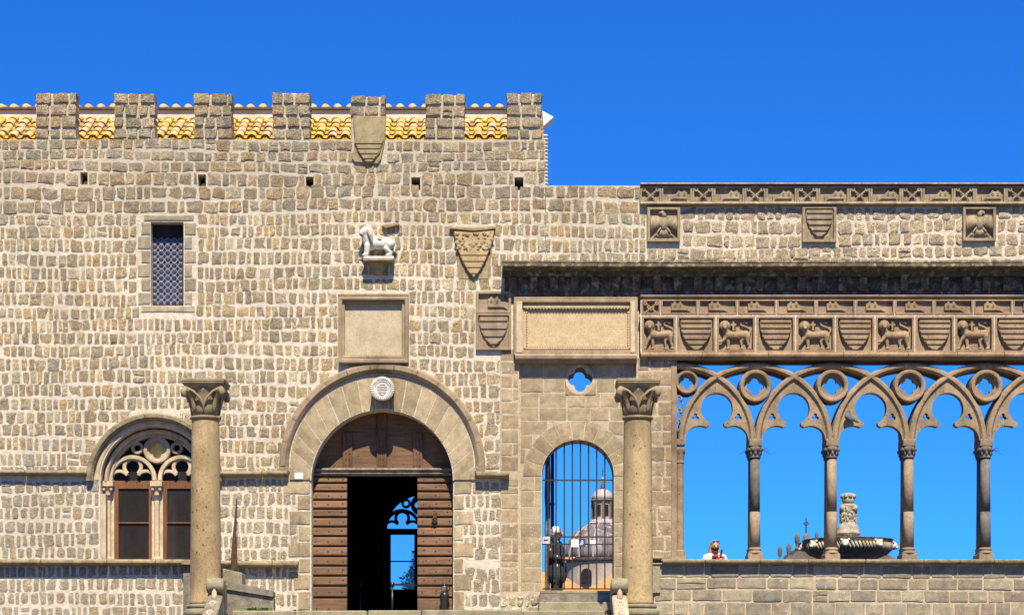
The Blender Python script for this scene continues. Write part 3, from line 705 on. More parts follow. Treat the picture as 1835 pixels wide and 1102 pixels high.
for a, b in ((556, 622), (748, 812.6)):
    g = Geo(); g.pbox(a, b, 852, 1112, DY + 0.05, DY + 0.10); leaf = obj('door_leaf', g, 'door_v', palace)
    for t, d in zip(tops[:-1], tops[1:]):
        z1, z0 = Z(t + 0.6, DY), Z(d - 0.6, DY)
        g = Geo(); g.xprof(X(a + 0.3, DY), X(b - 0.3, DY), [(DY + 0.045, z0), (DY + 0.005, z0 + 0.004), (DY - 0.012, z0 + 0.02), (DY + 0.002, z1 - 0.035), (DY + 0.03, z1)])
        pl = obj('plank', g, 'door', leaf)
        g = Geo()
        for xx in (a + 10, (a + b) / 2, b - 9): g.blob(P(xx + rng.uniform(-2, 2), (t + d) / 2 + rng.uniform(-2, 2), DY - 0.01), (0.013, 0.01, 0.013), 6, 4)
        stuff(obj('nails', g, 'iron', pl))
    if a > 700:
        g = Geo(); g.lathe([(0.02, -0.09), (0.05, -0.04), (0.035, 0.02), (0.02, 0.06), (0.008, 0.16)], *P(779, 927, DY - 0.03), 8, sq=0.5)
        g.ring(X(779, DY), Z(932, DY), 0.055, 0.035, DY - 0.06, DY - 0.035, n=14); obj('door_knocker', g, 'rust', leaf, smooth=True)
# ---- interior hall and back wall
def bifora(ax, zs, y0, parent, name, glass, wallpart, tone='trim_pale', hooded=True):
    """two-light traceried window; ax, zs = world axis and springing; y0 = wall face"""
    def Q(px, py): return (ax + (px - 277) / 100, zs + (860 - py) / 100)
    w = obj(name, Geo().ring(ax, zs, 0.90, 0.80, y0 + 0.22, y0 + 0.4, 0, 180, 30, 0.015), tone, parent)
    def part(n, g, m, **k): return obj(n, g, m, w, **k)
    part('archivolt', Geo().arc(ax, zs, [(0.955, y0 + 0.3), (0.955, y0 + 0.06), (0.975, y0 + 0.01), (1.01, y0 - 0.02), (1.06, y0 - 0.02), (1.085, y0 + 0.03), (1.085, y0 + 0.3)], 0, 180, 36), tone)
    part('archivolt', Geo().arc(ax, zs, [(0.86, y0 + 0.32), (0.86, y0 + 0.17), (0.885, y0 + 0.13), (0.92, y0 + 0.13), (0.94, y0 + 0.17), (0.953, y0 + 0.32)], 0, 180, 36), tone)
    T0, T1 = y0 + 0.24, y0 + 0.37
    g = Geo()
    for s in (-1, 1):
        c = 277 + s * 44.5
        cx, cz = Q(c, 855)
        g.ring(cx, cz, 0.43, 0.355, T0, T1, -3, 183, 26, 0.012)
        tx, tz = Q(c, 833)
        g.ring(tx, tz, 0.185, 0.118, T0 + 0.035, T1 - 0.02, -52, 232, 24, 0.01)
        for t in (-1, 1):
            lx, lz = Q(c + t * 24, 857)
            a0, a1 = (62, 178) if t < 0 else (2, 118)
            g.ring(lx, lz, 0.195, 0.135, T0 + 0.038, T1 - 0.023, a0 - 28 if t < 0 else a0, a1 if t < 0 else a1 + 28, 14, 0.01)
    part('tracery_arches', g, tone)
    cx, cz = Q(277, 802.6)
    g = Geo(); g.ring(cx, cz, 0.245, 0.175, T0 - 0.012, T1 + 0.01, 0, 360, 32, 0.014)
    g.plate(arc_pts(cx, cz, 0.185, 0, 360, 40)[:-1], [foil(cx, cz, 4, 0.085, 0.072)], T0 + 0.03, T1 - 0.01)
    part('rosette', g, tone)
    for s in (-1, 1):
        rx, rz = Q(277 + s * 35.5, 799)
        part('roundel_ring', Geo().ring(rx, rz, 0.112, 0.058, T0 + 0.006, T1 - 0.006, 0, 360, 20, 0.01), tone)
    # lights: colonnettes, capitals
    for c, wd, nm in ((189, 7, 'jamb'), (277, 6, 'mullion'), (365, 7, 'jamb')):
        x0, _ = Q(c, 0)
        g = Geo()
        if nm == 'jamb':
            s = -1 if c < 277 else 1
            a, b = sorted((x0 + s * 0.10, x0 - s * 0.0)); g.box(a, b, y0 + 0.03, y0 + 0.4, Q(0, 1004)[1], Q(0, 884)[1])
        g.box(x0 - 0.1, x0 + 0.1, y0 + 0.3, y0 + 0.42, Q(0, 1004)[1], Q(0, 857)[1])
        g.lathe([(0.075, 0), (0.075, 0.06), (0.05, 0.09), (0.047, 1.10), (0.06, 1.12)], x0, y0 + 0.26, Q(0, 1004)[1], 12)
        part(nm, g, tone)
        z = Q(0, 884)[1]
        g = Geo(); g.lathe([(0.05, 0), (0.055, 0.05), (0.085, 0.13), (0.085, 0.15)], x0, y0 + 0.26, z, 10)
        g.box(x0 - 0.105, x0 + 0.105, y0 + 0.14, y0 + 0.42, z + 0.152, z + 0.245)
        for k in (-1, 1): g.blob((x0 + k * 0.065, y0 + 0.19, z + 0.10), (0.032, 0.032, 0.035), 8, 6)
        part('leaf_capital', g, tone)
    # wooden casements and panes
    for s in (-1, 1):
        a, b = (198.5, 267.5) if s < 0 else (286.5, 355.5)
        F0 = y0 + 0.36
        ox = [Q(a, 1004), Q(b, 1004), Q(b, 857), Q(a, 857)]
        h1 = [Q(a + 7, 998), Q(b - 7, 998), Q(b - 7, 934), Q(a + 7, 934)]; h2 = [Q(a + 7, 931.5), Q(b - 7, 931.5), Q(b - 7, 871), Q(a + 7, 871)]
        part('casement', Geo().plate(ox, [h1, h2], F0, F0 + 0.06), 'frame_wood')
        for q in (h1, h2):
            gg = Geo(); gg.box(q[0][0] - 0.01, q[1][0] + 0.01, F0 + 0.03, F0 + 0.036, q[0][1] - 0.01, q[2][1] + 0.01); part('pane', gg, glass)
    gg = Geo(); gg.plate([Q(196, 857)] + arc_pts(ax, zs, 0.80, 178, 2, 24) + [Q(358, 857)], [], y0 + 0.395, y0 + 0.402); part('tympanum_pane', gg, glass)
    return w
bw = bifora(X(WINX), Z(WINS), 0.0, palace, 'window', 'pane_dark', wall)
obj('amber_pane', Geo().plate(arc_pts(X(277), Z(802.6), 0.19, 0, 360, 24)[:-1], [], 0.36, 0.366), 'amber', bw)
hood(WINX, 862, 1.215, 1.085, 180, 0, 11, -0.13, 'trim_moss', 'hood_mould', palace)
HB = 11.0                              # back wall of the hall
axb, zsb = X(754, HB), Z(946.5, HB)
bh = [(axb - 0.86, zsb - 1.43), (axb - 0.86, zsb)] + arc_pts(axb, zsb, 0.86, 180, 0, 30)[1:-1] + [(axb + 0.86, zsb), (axb + 0.86, zsb - 1.43)]
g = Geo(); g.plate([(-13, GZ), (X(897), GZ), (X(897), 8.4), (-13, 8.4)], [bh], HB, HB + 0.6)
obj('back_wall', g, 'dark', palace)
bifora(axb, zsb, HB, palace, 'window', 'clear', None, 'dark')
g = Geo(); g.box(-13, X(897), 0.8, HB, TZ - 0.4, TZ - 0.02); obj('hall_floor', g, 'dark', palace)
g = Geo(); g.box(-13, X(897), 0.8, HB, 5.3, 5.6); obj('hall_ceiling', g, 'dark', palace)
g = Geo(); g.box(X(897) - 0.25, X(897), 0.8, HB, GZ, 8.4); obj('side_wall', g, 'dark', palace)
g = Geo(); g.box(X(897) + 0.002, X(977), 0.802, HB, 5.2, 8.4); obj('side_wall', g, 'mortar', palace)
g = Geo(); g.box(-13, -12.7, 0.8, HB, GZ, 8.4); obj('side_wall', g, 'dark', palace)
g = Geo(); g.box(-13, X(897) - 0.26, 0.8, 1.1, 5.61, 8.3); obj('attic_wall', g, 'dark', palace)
# ---- upper window of bottle-glass roundels
UY = 0.2
uw = obj('upper_window', Geo().plate(rectp(266, 332, 395, 551, UY), [rectp(274, 326, 402, 545, UY)], UY + 0.03, UY + 0.10), 'iron', palace)
gg = Geo(); gg.pbox(268, 330, 397, 549, UY + 0.075, UY + 0.082); obj('backing_pane', gg, 'pane_dark', uw)
disc = Geo().lathe([(0.0, -0.006), (0.022, -0.011), (0.045, 0.0), (0.045, 0.012)], 0, 0, 0, 12)
disc.v = [(x, z, y) for x, y, z in disc.v]; disc_me = disc.mesh('glass_roundel', True); disc_me.materials.append(M['roundel'])
came = Geo()
gg = Geo(); gg.pbox(268, 330, 397, 425, UY + 0.02, UY + 0.07); obj('shade_board', gg, 'pane_dark', uw)  # dark sheet painting in the recess shade above the roundels
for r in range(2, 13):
    for c in range(5):
        px, py = 276.5 + c * 11.7, 409 + r * 11.1
        o = obj('glass_roundel', disc_me, 'roundel', uw, loc=P(px, py, UY + 0.05))
        came.ring(X(px, UY), Z(py, UY), 0.0545, 0.0475, UY + 0.035, UY + 0.06, n=14)
obj('lead_cames', came, 'came', uw)
# ---- putlog holes: beam stubs inside
for k, (a, b, c, d) in enumerate(HOLES[:-1]):
    g = Geo(); g.tube([(X((a + c) / 2 + 1), 0.8, Z(d - 8)), (X((a + c) / 2), 0.17 + 0.03 * k, Z(d - 6))], 0.045, 8); obj('beam_stub', g, 'trim_pale', palace)
# ---- lean-to tile roof behind the merlons
sl = math.tan(R(30)); ry0, rz0 = 0.5, 8.44
g = Geo(); L = 1.72
g.add([(-10.4, ry0, rz0), (0.5, ry0, rz0), (0.5, ry0 + L, rz0 + L * sl), (-10.4, ry0 + L, rz0 + L * sl), (-10.4, ry0, rz0 - .1), (0.5, ry0, rz0 - .1), (0.5, ry0 + L, rz0 - .1), (-10.4, ry0 + L, rz0 - .1)],
      [(0, 1, 2, 3), (4, 7, 6, 5), (0, 4, 5, 1), (1, 5, 6, 2), (2, 6, 7, 3), (3, 7, 4, 0)])
roof = obj('roof', g, 'far_tile', palace)
def half_tile(r0, r1, ln, th, seg=7, flip=1):
    v = []; f = []
    for k, (yy, r) in enumerate(((0, r0), (ln, r1))):
        for rr in (r, r - th):
            for i in range(seg + 1):
                a = PI * i / seg; v.append((rr * math.cos(a), yy, flip * rr * math.sin(a) * 0.85))
    n = seg + 1
    for i in range(seg):
        f += [(i, i + 1, 2 * n + i + 1, 2 * n + i), (n + i, 3 * n + i, 3 * n + i + 1, n + i + 1), (i, n + i, n + i + 1, i + 1)]
    f += [(0, 2 * n, 3 * n, n), (n - 1, 2 * n - 1, 4 * n - 1, 3 * n - 1)]
    g = Geo(); g.add(v, f); return g
tile_me = half_tile(0.088, 0.07, 0.43, 0.014).mesh('roof_tile', True); tile_me.materials.append(M['tile'])
pan_me = half_tile(0.12, 0.105, 0.43, 0.014, 6, -1); pan_me.v = [(x, y, z * 0.5) for x, y, z in pan_me.v]
pans = Geo()
vis = []
for a, b in zip([-8] + [m[1] for m in MERL[:-1]], [m[0] for m in MERL]): vis.append((a, b))
ang = math.atan(sl)
rt = random.Random(5)
for cidx in range(44):
    x = -10.1 + cidx * 0.243
    for k in range(6):
        d = 0.02 + k * 0.30
        y = ry0 + d * math.cos(ang); z = rz0 + d * math.sin(ang)
        pp = 917.5 + x * 100 * DIST / (DIST + y)
        px2 = 917.5 + (x + .12) * 100 * DIST / (DIST + y)
        if k >= 1 and any(a - 14 < pp < b + 14 for a, b in vis):
            o = obj('roof_tile', tile_me, 'tile', roof, loc=(x + rt.uniform(-.008, .008), y, z + 0.055 + rt.uniform(0, 0.012)))
            o.rotation_euler = (ang - 0.05 + rt.uniform(-.03, .03), 0, rt.uniform(-.05, .05))
        mt = Matrix.Translation((x + 0.1215, y, z + 0.09)) @ Matrix.Rotation(ang - 0.04, 4, 'X')
        mt = mt @ Matrix.Rotation(-0.07, 4, 'X') @ Matrix.Translation((0, 0, 0.012))
        pans.add([mt @ Vector(p) for p in pan_me.v], pan_me.f)
stuff(obj('pan_tiles', pans, 'pan', roof))
ty = ry0 + L - 0.05; tz = rz0 + (L - 0.05) * sl
ty -= 0.17; tz -= 0.052
g = Geo(); g.box(-10.4, 0.52, ty, ty + 0.6, tz - 0.3, tz + 0.17); obj('clerestory_wall', g, 'plaster', palace)
g = Geo(); g.box(-10.4, 0.56, ty - 0.06, ty + 2.5, tz + 0.172, tz + 0.205); obj('eaves_board', g, 'bark', palace)
g = Geo()
g.add([(-10.4, ty - 0.05, tz + .207), (0.56, ty - 0.05, tz + .207), (0.56, 6.2, tz + .95), (-10.4, 6.2, tz + .95), (0.56, 11.6, tz - .2), (-10.4, 11.6, tz - .2)], [(0, 1, 2, 3), (3, 2, 4, 5)])
mr = obj('main_roof', g, 'far_tile', palace)
plug = Geo(); plug.lathe([(0.0, 0.0), (0.075, 0.0), (0.082, 0.04), (0.082, 0.3), (0.0, 0.3)], 0, 0, 0, 14); plug.v = [(x, z, max(y, 0.0)) for x, y, z in plug.v]
plug_me = plug.mesh('eaves_tile', True); plug_me.materials.append(M['tile'])
for cidx in range(45):
    x = -10.1 + cidx * 0.235
    pp = 917.5 + x * 100 * DIST / (DIST + ty)
    if any(a - 14 < pp < b + 14 for a, b in vis):
        o = obj('eaves_tile', plug_me, 'plaster', mr, loc=(x, ty - 0.05, tz + 0.196 + rt.uniform(-.004, .006))); o.rotation_euler = (0.16, 0, rt.uniform(-.06, .06))
# ---- right-hand corner: stepped verge tiles and a white gutter end
g = Geo()
for i in range(15):
    py = 236 + i * 6.6; y = 0.55 + i * 0.02
    g.lathe([(0.0, -0.026), (0.03, -0.024), (0.048, 0.0), (0.03, 0.024), (0.0, 0.026)], X(978.5), 0.3, Z(py), 8)
stuff(obj('verge_tiles', g, 'plaster', palace))
g = Geo(); g.box(X(970), X(976), 0.42, 0.7, Z(335), Z(228)); obj('verge_wall', g, 'mortar', palace)
g = Geo(); y = 0.4
g.plate([(X(972, y), Z(199, y)), (X(992, y), Z(210, y)), (X(974, y), Z(226, y))], [], y, y + 0.35); obj('gutter_end', g, 'white_metal', palace)

# ================================================================== LOGGIA
loggia = thing('loggia', (5, 0, GZ), 'open gothic loggia with interlaced arches, lion frieze and barred gateway', 'loggia')
XR = 2190
WY = 0.0
g = Geo(); g.plate([(X(978), Z(645)), (X(XR), Z(645)), (X(XR), Z(480.2)), (X(978), Z(480.2))], [], 0.08, 0.45); obj('frieze_backing', g, 'mortar', loggia)
g = Geo(); g.plate([(X(978), Z(480)), (X(XR), Z(480)), (X(XR), Z(333)), (X(978), Z(333))], [], WY, 0.45)
obj('upper_wall', g, 'mortar', loggia)
lm = Masonry(); rng = random.Random(23)
LEX = [rect_ex(1158, 1221, 369, 434), rect_ex(1437, 1500, 368, 435), rect_ex(1725, 1786, 369, 434)]
w_log = lambda r: r.choice([12, 15, 17, 20, 23, 26, 29])
lm.fill(rng, 1158, 1845, 369, 463, 23.5, w_log, 2.6, LEX + [rect_ex(890, 978, 300, 500)], WY, 0.026, 0.11, 0.09, 0.012, 'loggia', 0.42)
lm.fill(rng, 1158, 1845, 463, 476, 12, lambda r: r.choice([22, 30, 38]), 1.6, [], WY, 0.04, 0.10, 0.08, 0.012, 'loggia', 0.3)
lm.fill(rng, 1845, XR, 366, 477, 24, w_log, 2.6, [], WY, 0.026, 0.11, 0.09, 0.012, 'loggia', 0.42)
lm.build(loggia, 'stone', 'stone', 300)
def panel(name, a, b, t, d, yf, depth, rim, mat, parent, sill=None):
    """sunk relief panel: rim frame standing proud of a field"""
    o = obj(name, Geo().plate(rectp(a, b, t, d, yf), [rectp(a + rim, b - rim, t + rim, d - (sill or rim), yf)], yf, yf + depth), mat, parent, bevel=0.006)
    g = Geo(); g.box(X(a + 0.6, yf), X(b - 0.6, yf), yf + depth * 0.75, yf + depth + 0.08, Z(d - 0.6, yf), Z(t + 0.6, yf)); obj('field', g, mat, o)
    return o
def pt(a, b, t, d, u, v): return (a + (b - a) * u, t + (d - t) * v)
# ---- reliefs -------------------------------------------------------
def lion_relief_mesh(var):
    g = Geo(); r = random.Random(var * 7 + 3)
    s = 0.60
    J = lambda m=.018: r.uniform(-m, m)
    def p(u, v, y=0.0): return (u * s, y, (1 - v) * s)
    by = .50 + J()
    g.limb(p(.27, by), p(.52, by + .02), .082, .066); g.limb(p(.52, by + .02), p(.82, by - .01), .066, .078)
    g.limb(p(.25, by), p(.19, .32), .074, .066)
    hx, hy = .185 + J(), .23 + J()
    g.blob(p(hx, hy, -.03), (.078, .075, .085)); g.blob(p(hx, hy + .03, -.075), (.052, .05, .058)); g.blob(p(hx - .005, hy + .09, -.115), (.030, .03, .022))
    for q in range(12):
        a = R(-35 + q * 23); g.limb(p(hx + .12 * math.cos(a), hy - .12 * math.sin(a), -.045), p(hx + .17 * math.cos(a), hy + .02 - .165 * math.sin(a), -.01), .020, .012)
    g.limb(p(hx + .01, .36, -.06), p(hx + .03, .48, -.05), .045, .02)
    paw = r.choice([.70, .80, .90])
    g.limb(p(.21, by + .06, -.02), p(.12, .70 + J(), -.03), .042, .027); g.limb(p(.12, .70, -.03), p(.05, paw, -.03), .027, .024); g.blob(p(.03, paw + .02, -.04), (.035, .035, .020))
    f = .30 + J(.03)
    g.limb(p(.28, by + .07), p(f, .88), .042, .026); g.blob(p(f - .03, .92, -.03), (.046, .042, .022))
    k1 = .68 + J(.03)
    g.limb(p(.79, by + .03), p(k1, .69), .052, .030); g.limb(p(k1, .69), p(k1 + .04, .88), .028, .022); g.blob(p(k1 + .01, .92, -.02), (.042, .04, .020))
    k2 = .86 + J()
    g.limb(p(.86, by + .04, -.02), p(k2, .72, -.02), .060, .032); g.limb(p(k2, .72, -.02), p(k2 + .07, .88, -.02), .03, .025); g.blob(p(k2 + .04, .92, -.03), (.044, .042, .022))
    t = [p(.92, by - .03), p(.97 + J(.01), .38), p(.90, .30 + J()), p(.78, .25), p(.68 + J(), .21), p(.66, .14), p(.74, .10 + J(.01)), p(.84, .15), p(.93, .11)]
    g.tube(t, [.022, .021, .020, .020, .020, .019, .019, .022, .012], 8)
    return remeshed(g, 0.010, 'lion_relief')
LIONS = [lion_relief_mesh(v) for v in range(5)]
for me in LIONS: me.materials.append(M['frieze'])
def shield_pts(a, b, t, d, n=12):
    """heater shield outline in px"""
    w = (b - a) / 2; cx = (a + b) / 2; out = [(a, t), (b, t)]
    for i in range(1, n + 1):
        u = i / n; out.append((cx + w * (1 - u ** 2.6) ** 0.9 if u < 1 else cx, t + (d - t) * u))
    for i in range(n - 1, 0, -1):
        u = i / n; out.append((cx - w * (1 - u ** 2.6) ** 0.9, t + (d - t) * u))
    return out
def shield(parent, a, b, t, d, yf, depth, mat, bars=6, name='shield', wave=0.0):
    o = obj(name, Geo().plate([(X(p, yf), Z(r, yf)) for p, r in shield_pts(a, b, t, d)], [], yf, yf + depth), mat, parent, bevel=0.006)
    cx = (a + b) / 2; w = (b - a) / 2
    hw = lambda yy: w * (1 - min(1, max(0, (yy - t) / (d - t))) ** 2.6) ** 0.9
    for i in range(bars):
        y0 = t + (d - t) * (i + 0.08) / bars; y1 = t + (d - t) * (i + 0.60) / bars
        h0, h1 = hw(y0) - 1.0, hw(y1) - 1.0
        if h1 < 3: continue
        g = Geo(); g.plate([(X(cx - h0, yf), Z(y0, yf)), (X(cx + h0, yf), Z(y0, yf)), (X(cx + h1, yf), Z(y1, yf)), (X(cx - h1, yf), Z(y1, yf))], [], yf - 0.022, yf + 0.004)
        obj('bar', g, mat, o, bevel=0.006)
    return o
def beast(parent, a, b, t, d, yf, mat, flip=False, small=False):
    """eared long-tailed emblem in profile, raised"""
    pts = [(0, .30), (.10, .26), (.17, .02), (.24, .26), (.36, .26), (.44, .02), (.51, .28), (.62, .42), (1.0, .50), (1.0, 1.0), (.90, .86), (.72, .74), (0, .74)]
    if flip: pts = [(1 - u, v) for u, v in pts][::-1]
    o = obj('beast_relief', Geo().plate([(X(a + (b - a) * u, yf), Z(t + (d - t) * v, yf)) for u, v in pts], [], yf, yf + 0.10), mat, parent, bevel=0.012)
    g = Geo()
    for u in ((.17, .44) if not flip else (.83, .56)): g.ring(X(a + (b - a) * u, yf), Z(t + (d - t) * .42, yf), 0.024, 0.012, yf - 0.012, yf + 0.004, n=10)
    obj('eye', g, mat, o)
def keys(parent, a, b, t, d, yf, mat):
    g = Geo()
    for s in (-1, 1):
        u0, u1 = (.14, .82) if s > 0 else (.86, .18)
        p0 = P(a + (b - a) * u0, t + (d - t) * .16, yf - (0.004 if s > 0 else 0.012)); p1 = P(a + (b - a) * u1, t + (d - t) * .90, yf - (0.004 if s > 0 else 0.012))
        g.tube([p0, p1], 0.017, 6); g.ring(p0[0], p0[2], 0.036, 0.016, yf - 0.03, yf + 0.02, n=12)
        g.box(p1[0] - .035, p1[0] + .035, yf - 0.02, yf + .03, p1[2] - .02, p1[2] + .02)
    obj('crossed_keys', g, mat, parent)
def eagle(parent, a, b, t, d, yf, mat, turn):
    g = Geo()
    def q(u, v, y=0.0): return P(a + (b - a) * u, t + (d - t) * v, yf + y)
    g.blob(q(.5, .46), (.075, .06, .14)); g.blob(q(.5, .60), (.05, .04, .07))
    g.tube([q(.5, .28), q(.5, .16), q(.5 - turn * .06, .10), q(.5 - turn * .14, .13), q(.5 - turn * .17, .20)], [.05, .045, .042, .036, .012], 8)
    for s in (-1, 1):
        g.tube([q(.5 + s * .08, .36), q(.5 + s * .24, .24), q(.5 + s * .42, .27)], [.026, .022, .018], 8)
        for k in range(7):
            u = .5 + s * (.13 + k * .053)
            g.tube([q(u, .30 + .01 * abs(k - 4), -.02), q(u, .5, -.022), q(u + s * .004, .58 + k * .036, -.02)], [.010, .011, .007], 6)
        g.tube([q(.5 + s * .07, .58), q(.5 + s * .22, .76), q(.5 + s * .26, .84)], [.022, .017, .014], 6)
        for k in (-1, 0, 1): g.tube([q(.5 + s * .26, .84), q(.5 + s * (.28 + .09 * k), .90 + (.02 if k else 0))], [.014, .006], 5)
    for s in (-1, 1):
        wp = [(.06, .30), (.22, .22), (.44, .26), (.50, .40), (.50, .86), (.42, .80), (.24, .62), (.06, .58)]
        g.plate([(X(a + (b - a) * (.5 + s * u), yf), Z(t + (d - t) * v, yf)) for u, v in wp], [], yf - .022, yf + .05)
    g.plate([(X(a + (b - a) * u, yf), Z(t + (d - t) * v, yf)) for u, v in ((.44, .64), (.56, .64), (.70, .92), (.5, .97), (.30, .92))], [], yf - .004, yf + .05)
    for k in range(-3, 4): g.tube([q(.5 + k * .016, .66), q(.5 + k * .055, .93 - abs(k) * .015)], [.013, .019], 6)
    obj('eagle_relief', g, mat, parent, smooth=True)
# ---- upper frieze: crossed keys and beasts alternating
UYF = -0.075
g = Geo(); g.xprof(X(1147), X(XR), [(0.5, Z(330.5)), (-0.115, Z(330.5)), (-0.125, Z(333)), (0.5, Z(333))]); obj('coping', g, 'frieze_high', loggia)
g = Geo(); g.xprof(X(1147), X(XR), [(0.1, Z(369.5)), (UYF - 0.02, Z(369.5)), (UYF - 0.05, Z(368)), (UYF - 0.03, Z(364.5)), (0.1, Z(364.5))]); obj('frieze_ledge', g, 'frieze_high', loggia)
k = 0
while 1147 + 93.7 * k < XR - 95:
    x0 = 1147 + 93.7 * k
    p = panel('key_panel', x0, x0 + 38, 333.3, 364.3, UYF, 0.085, 3.4, 'frieze_high', loggia); keys(p, x0 + 2, x0 + 36, 336, 363, UYF + 0.03, 'frieze_high')
    p = panel('beast_panel', x0 + 38.3, x0 + 93.4, 333.3, 364.3, UYF, 0.085, 3.6, 'frieze_high', loggia); beast(p, x0 + 50, x0 + 85, 337, 364, UYF + 0.02, 'frieze_high', True)
    k += 1
# ---- carved squares set in the upper wall
for a, b, t, d, kind in ((1160, 1219, 371, 433, 1), (1438, 1499, 369, 434, 0), (1726, 1785, 370, 432, -1)):
    p = panel('eagle_panel' if kind else 'shield_panel', a, b, t, d, -0.085, 0.09, 5, 'frieze_high', loggia)
    if kind: eagle(p, a + 5, b - 5, t + 5, d - 5, -0.04, 'frieze_high', kind)
    else: shield(p, a + 6, b - 6, t + 7, d - 6, -0.05, 0.05, 'frieze_high', 5)
# ---- main cornice with corbels
x = 900; rr = random.Random(8)
while x < XR:
    w = rr.uniform(75, 130); w = min(w, XR - x); dz = rr.uniform(-.006, .006)
    zz = lambda py: Z(py) + dz
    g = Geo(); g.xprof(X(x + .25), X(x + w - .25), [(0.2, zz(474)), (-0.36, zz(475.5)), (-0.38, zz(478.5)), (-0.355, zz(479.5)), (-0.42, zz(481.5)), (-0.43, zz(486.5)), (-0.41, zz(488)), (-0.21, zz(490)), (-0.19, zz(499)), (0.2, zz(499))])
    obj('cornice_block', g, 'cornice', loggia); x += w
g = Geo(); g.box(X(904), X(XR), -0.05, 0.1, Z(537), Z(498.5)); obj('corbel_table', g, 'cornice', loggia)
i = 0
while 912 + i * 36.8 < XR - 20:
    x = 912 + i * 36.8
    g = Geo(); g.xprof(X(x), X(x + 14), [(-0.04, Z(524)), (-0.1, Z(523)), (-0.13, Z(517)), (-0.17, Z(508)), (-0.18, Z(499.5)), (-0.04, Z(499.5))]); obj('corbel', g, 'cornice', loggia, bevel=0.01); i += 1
g = Geo(); g.xprof(X(1147), X(XR), [(0.1, Z(536)), (-0.11, Z(536)), (-0.13, Z(533)), (-0.09, Z(529)), (0.1, Z(529))]); obj('frieze_ledge', g, 'frieze', loggia)
# ---- lower frieze
FY = -0.10
small = [1149, 1184] + [1251 + 70.5 * k for k in range(14)]
for k, (a, b) in enumerate(zip(small[:-1], small[1:])):
    if b > XR: break
    p = panel('key_panel' if k == 0 else 'beast_panel', a + .5, b - .5, 536.5, 563.5, FY, 0.085, 3.2, 'frieze', loggia)
    if k == 0: keys(p, a + 3, b - 3, 540, 562, FY + 0.02, 'frieze')
    else: beast(p, a + 19, a + 56, 536.5, 563, FY + 0.01, 'frieze')
big = [1149, 1212] + [1283.3 + 71.25 * k for k in range(13)]
for k, (a, b) in enumerate(zip(big[:-1], big[1:])):
    if b > XR: break
    lion = k % 2 == 0
    p = panel('lion_panel' if lion else 'shield_panel', a + 1, b - 1, 566.5, 632, FY, 0.135, 4.0, 'frieze', loggia)
    if lion:
        o = obj('lion_relief', LIONS[(k // 2) % 5], 'frieze', p, loc=(X(a + 5, FY), FY + 0.07, Z(629, FY)))
        if k == 0: o.scale = (0.92, 1, 1)
        g = Geo(); cx = a + 31
        g.pbox(cx - 1.7, cx + 1.7, 576, 592, FY + 0.03, FY + 0.1); g.pbox(cx - 5, cx + 5, 580, 583.4, FY + 0.034, FY + 0.1); obj('cross_relief', g, 'frieze', p)
        g = Geo(); g.pbox(a + 3, b - 3, 626.5, 629, FY - 0.004, FY + 0.1); obj('plinth', g, 'frieze', p)
    else: shield(p, a + 7, b - 7, 573, 630, FY + 0.035, 0.06, 'frieze', 6)
# pointing between the panels
g = Geo()
g.box(X(1146, FY), X(XR, FY), FY + 0.012, FY + 0.1, Z(567.5, FY), Z(562.5, FY))
for b in big[:-1]: g.box(X(b - 1.5, FY), X(b + 1.5, FY), FY + 0.010, FY + 0.1, Z(631.5, FY), Z(566, FY))
for b in small[:-1]: g.box(X(b - 1.0, FY), X(b + 1.0, FY), FY + 0.011, FY + 0.1, Z(563, FY), Z(537, FY))
obj('pointing', g, 'mortar', loggia)
x = 1147
while x < XR:
    w = min(rr.uniform(80, 140), XR - x)
    if XR - x - w < 30: w = XR - x
    g = Geo(); g.xprof(X(x + .3), X(x + w - .3), [(0.55, Z(645.5)), (-0.10, Z(645.5)), (-0.105, Z(642)), (-0.145, Z(641)), (-0.155, Z(637)), (-0.12, Z(634)), (-0.12, Z(632.3)), (0.1, Z(632.3))])
    obj('architrave_block', g, 'frieze', loggia, bevel=0.005); x += w
# ---- left carved panel (beast over shield) and long inscription
p = panel('beast_panel', 853, 916, 522, 561, -0.07, 0.09, 4.5, 'trim', loggia); beast(p, 874, 912, 526, 559, -0.035, 'trim')
p = panel('shield_panel', 853, 916, 561.5, 627, -0.07, 0.09, 4.0, 'trim', loggia); shield(p, 858, 911, 567, 622, -0.03, 0.05, 'trim', 4)
o = obj('inscription_frame', Geo().plate(rectp(921, 1143, 532, 636, -0.12), [rectp(934, 1131, 542, 627, -0.12)], -0.12, 0.03), 'trim', loggia, bevel=0.01)
g = Geo(); g.pbox(925, 936, 540, 632, -0.135, -0.1); obj('white_fillet', g, 'trim_pale', o, bevel=0.01)
g = Geo(); g.pbox(1129.5, 1138, 540, 632, -0.134, -0.1); obj('white_fillet', g, 'trim_pale', o, bevel=0.01)
g = Geo(); g.pbox(934, 1131, 542, 627, -0.03, 0.02); obj('inscription_slab', g, 'plaque_warm', o)
g = Geo(); g.pbox(938, 1128, 548, 551.5, -0.09, -0.02); g.pbox(938, 941.5, 551, 624, -0.05, -0.02); g.pbox(1126, 1129.5, 551, 624, -0.05, -0.02); g.pbox(941, 1126, 622, 625, -0.05, -0.02); obj('border', g, 'plaque_warm', o)
g = Geo()
for k in range(32):
    x = 943 + k * 5.75
    g.plate([(X(x), Z(551.3)), (X(x + 5.2), Z(551.3)), (X(x + 2.6), Z(556.5))], [], -0.088, -0.025)
obj('zigzag_teeth', g, 'plaque_warm', o)
g = Geo()
for k in range(13):
    for xx in (942.5, 1124): g.box(X(xx), X(xx + 2.6), -0.055, -0.025, Z(562 + k * 4.8), Z(559.4 + k * 4.8))
for k in range(40): g.box(X(944 + k * 4.5), X(946.4 + k * 4.5), -0.055, -0.025, Z(622), Z(619.8))
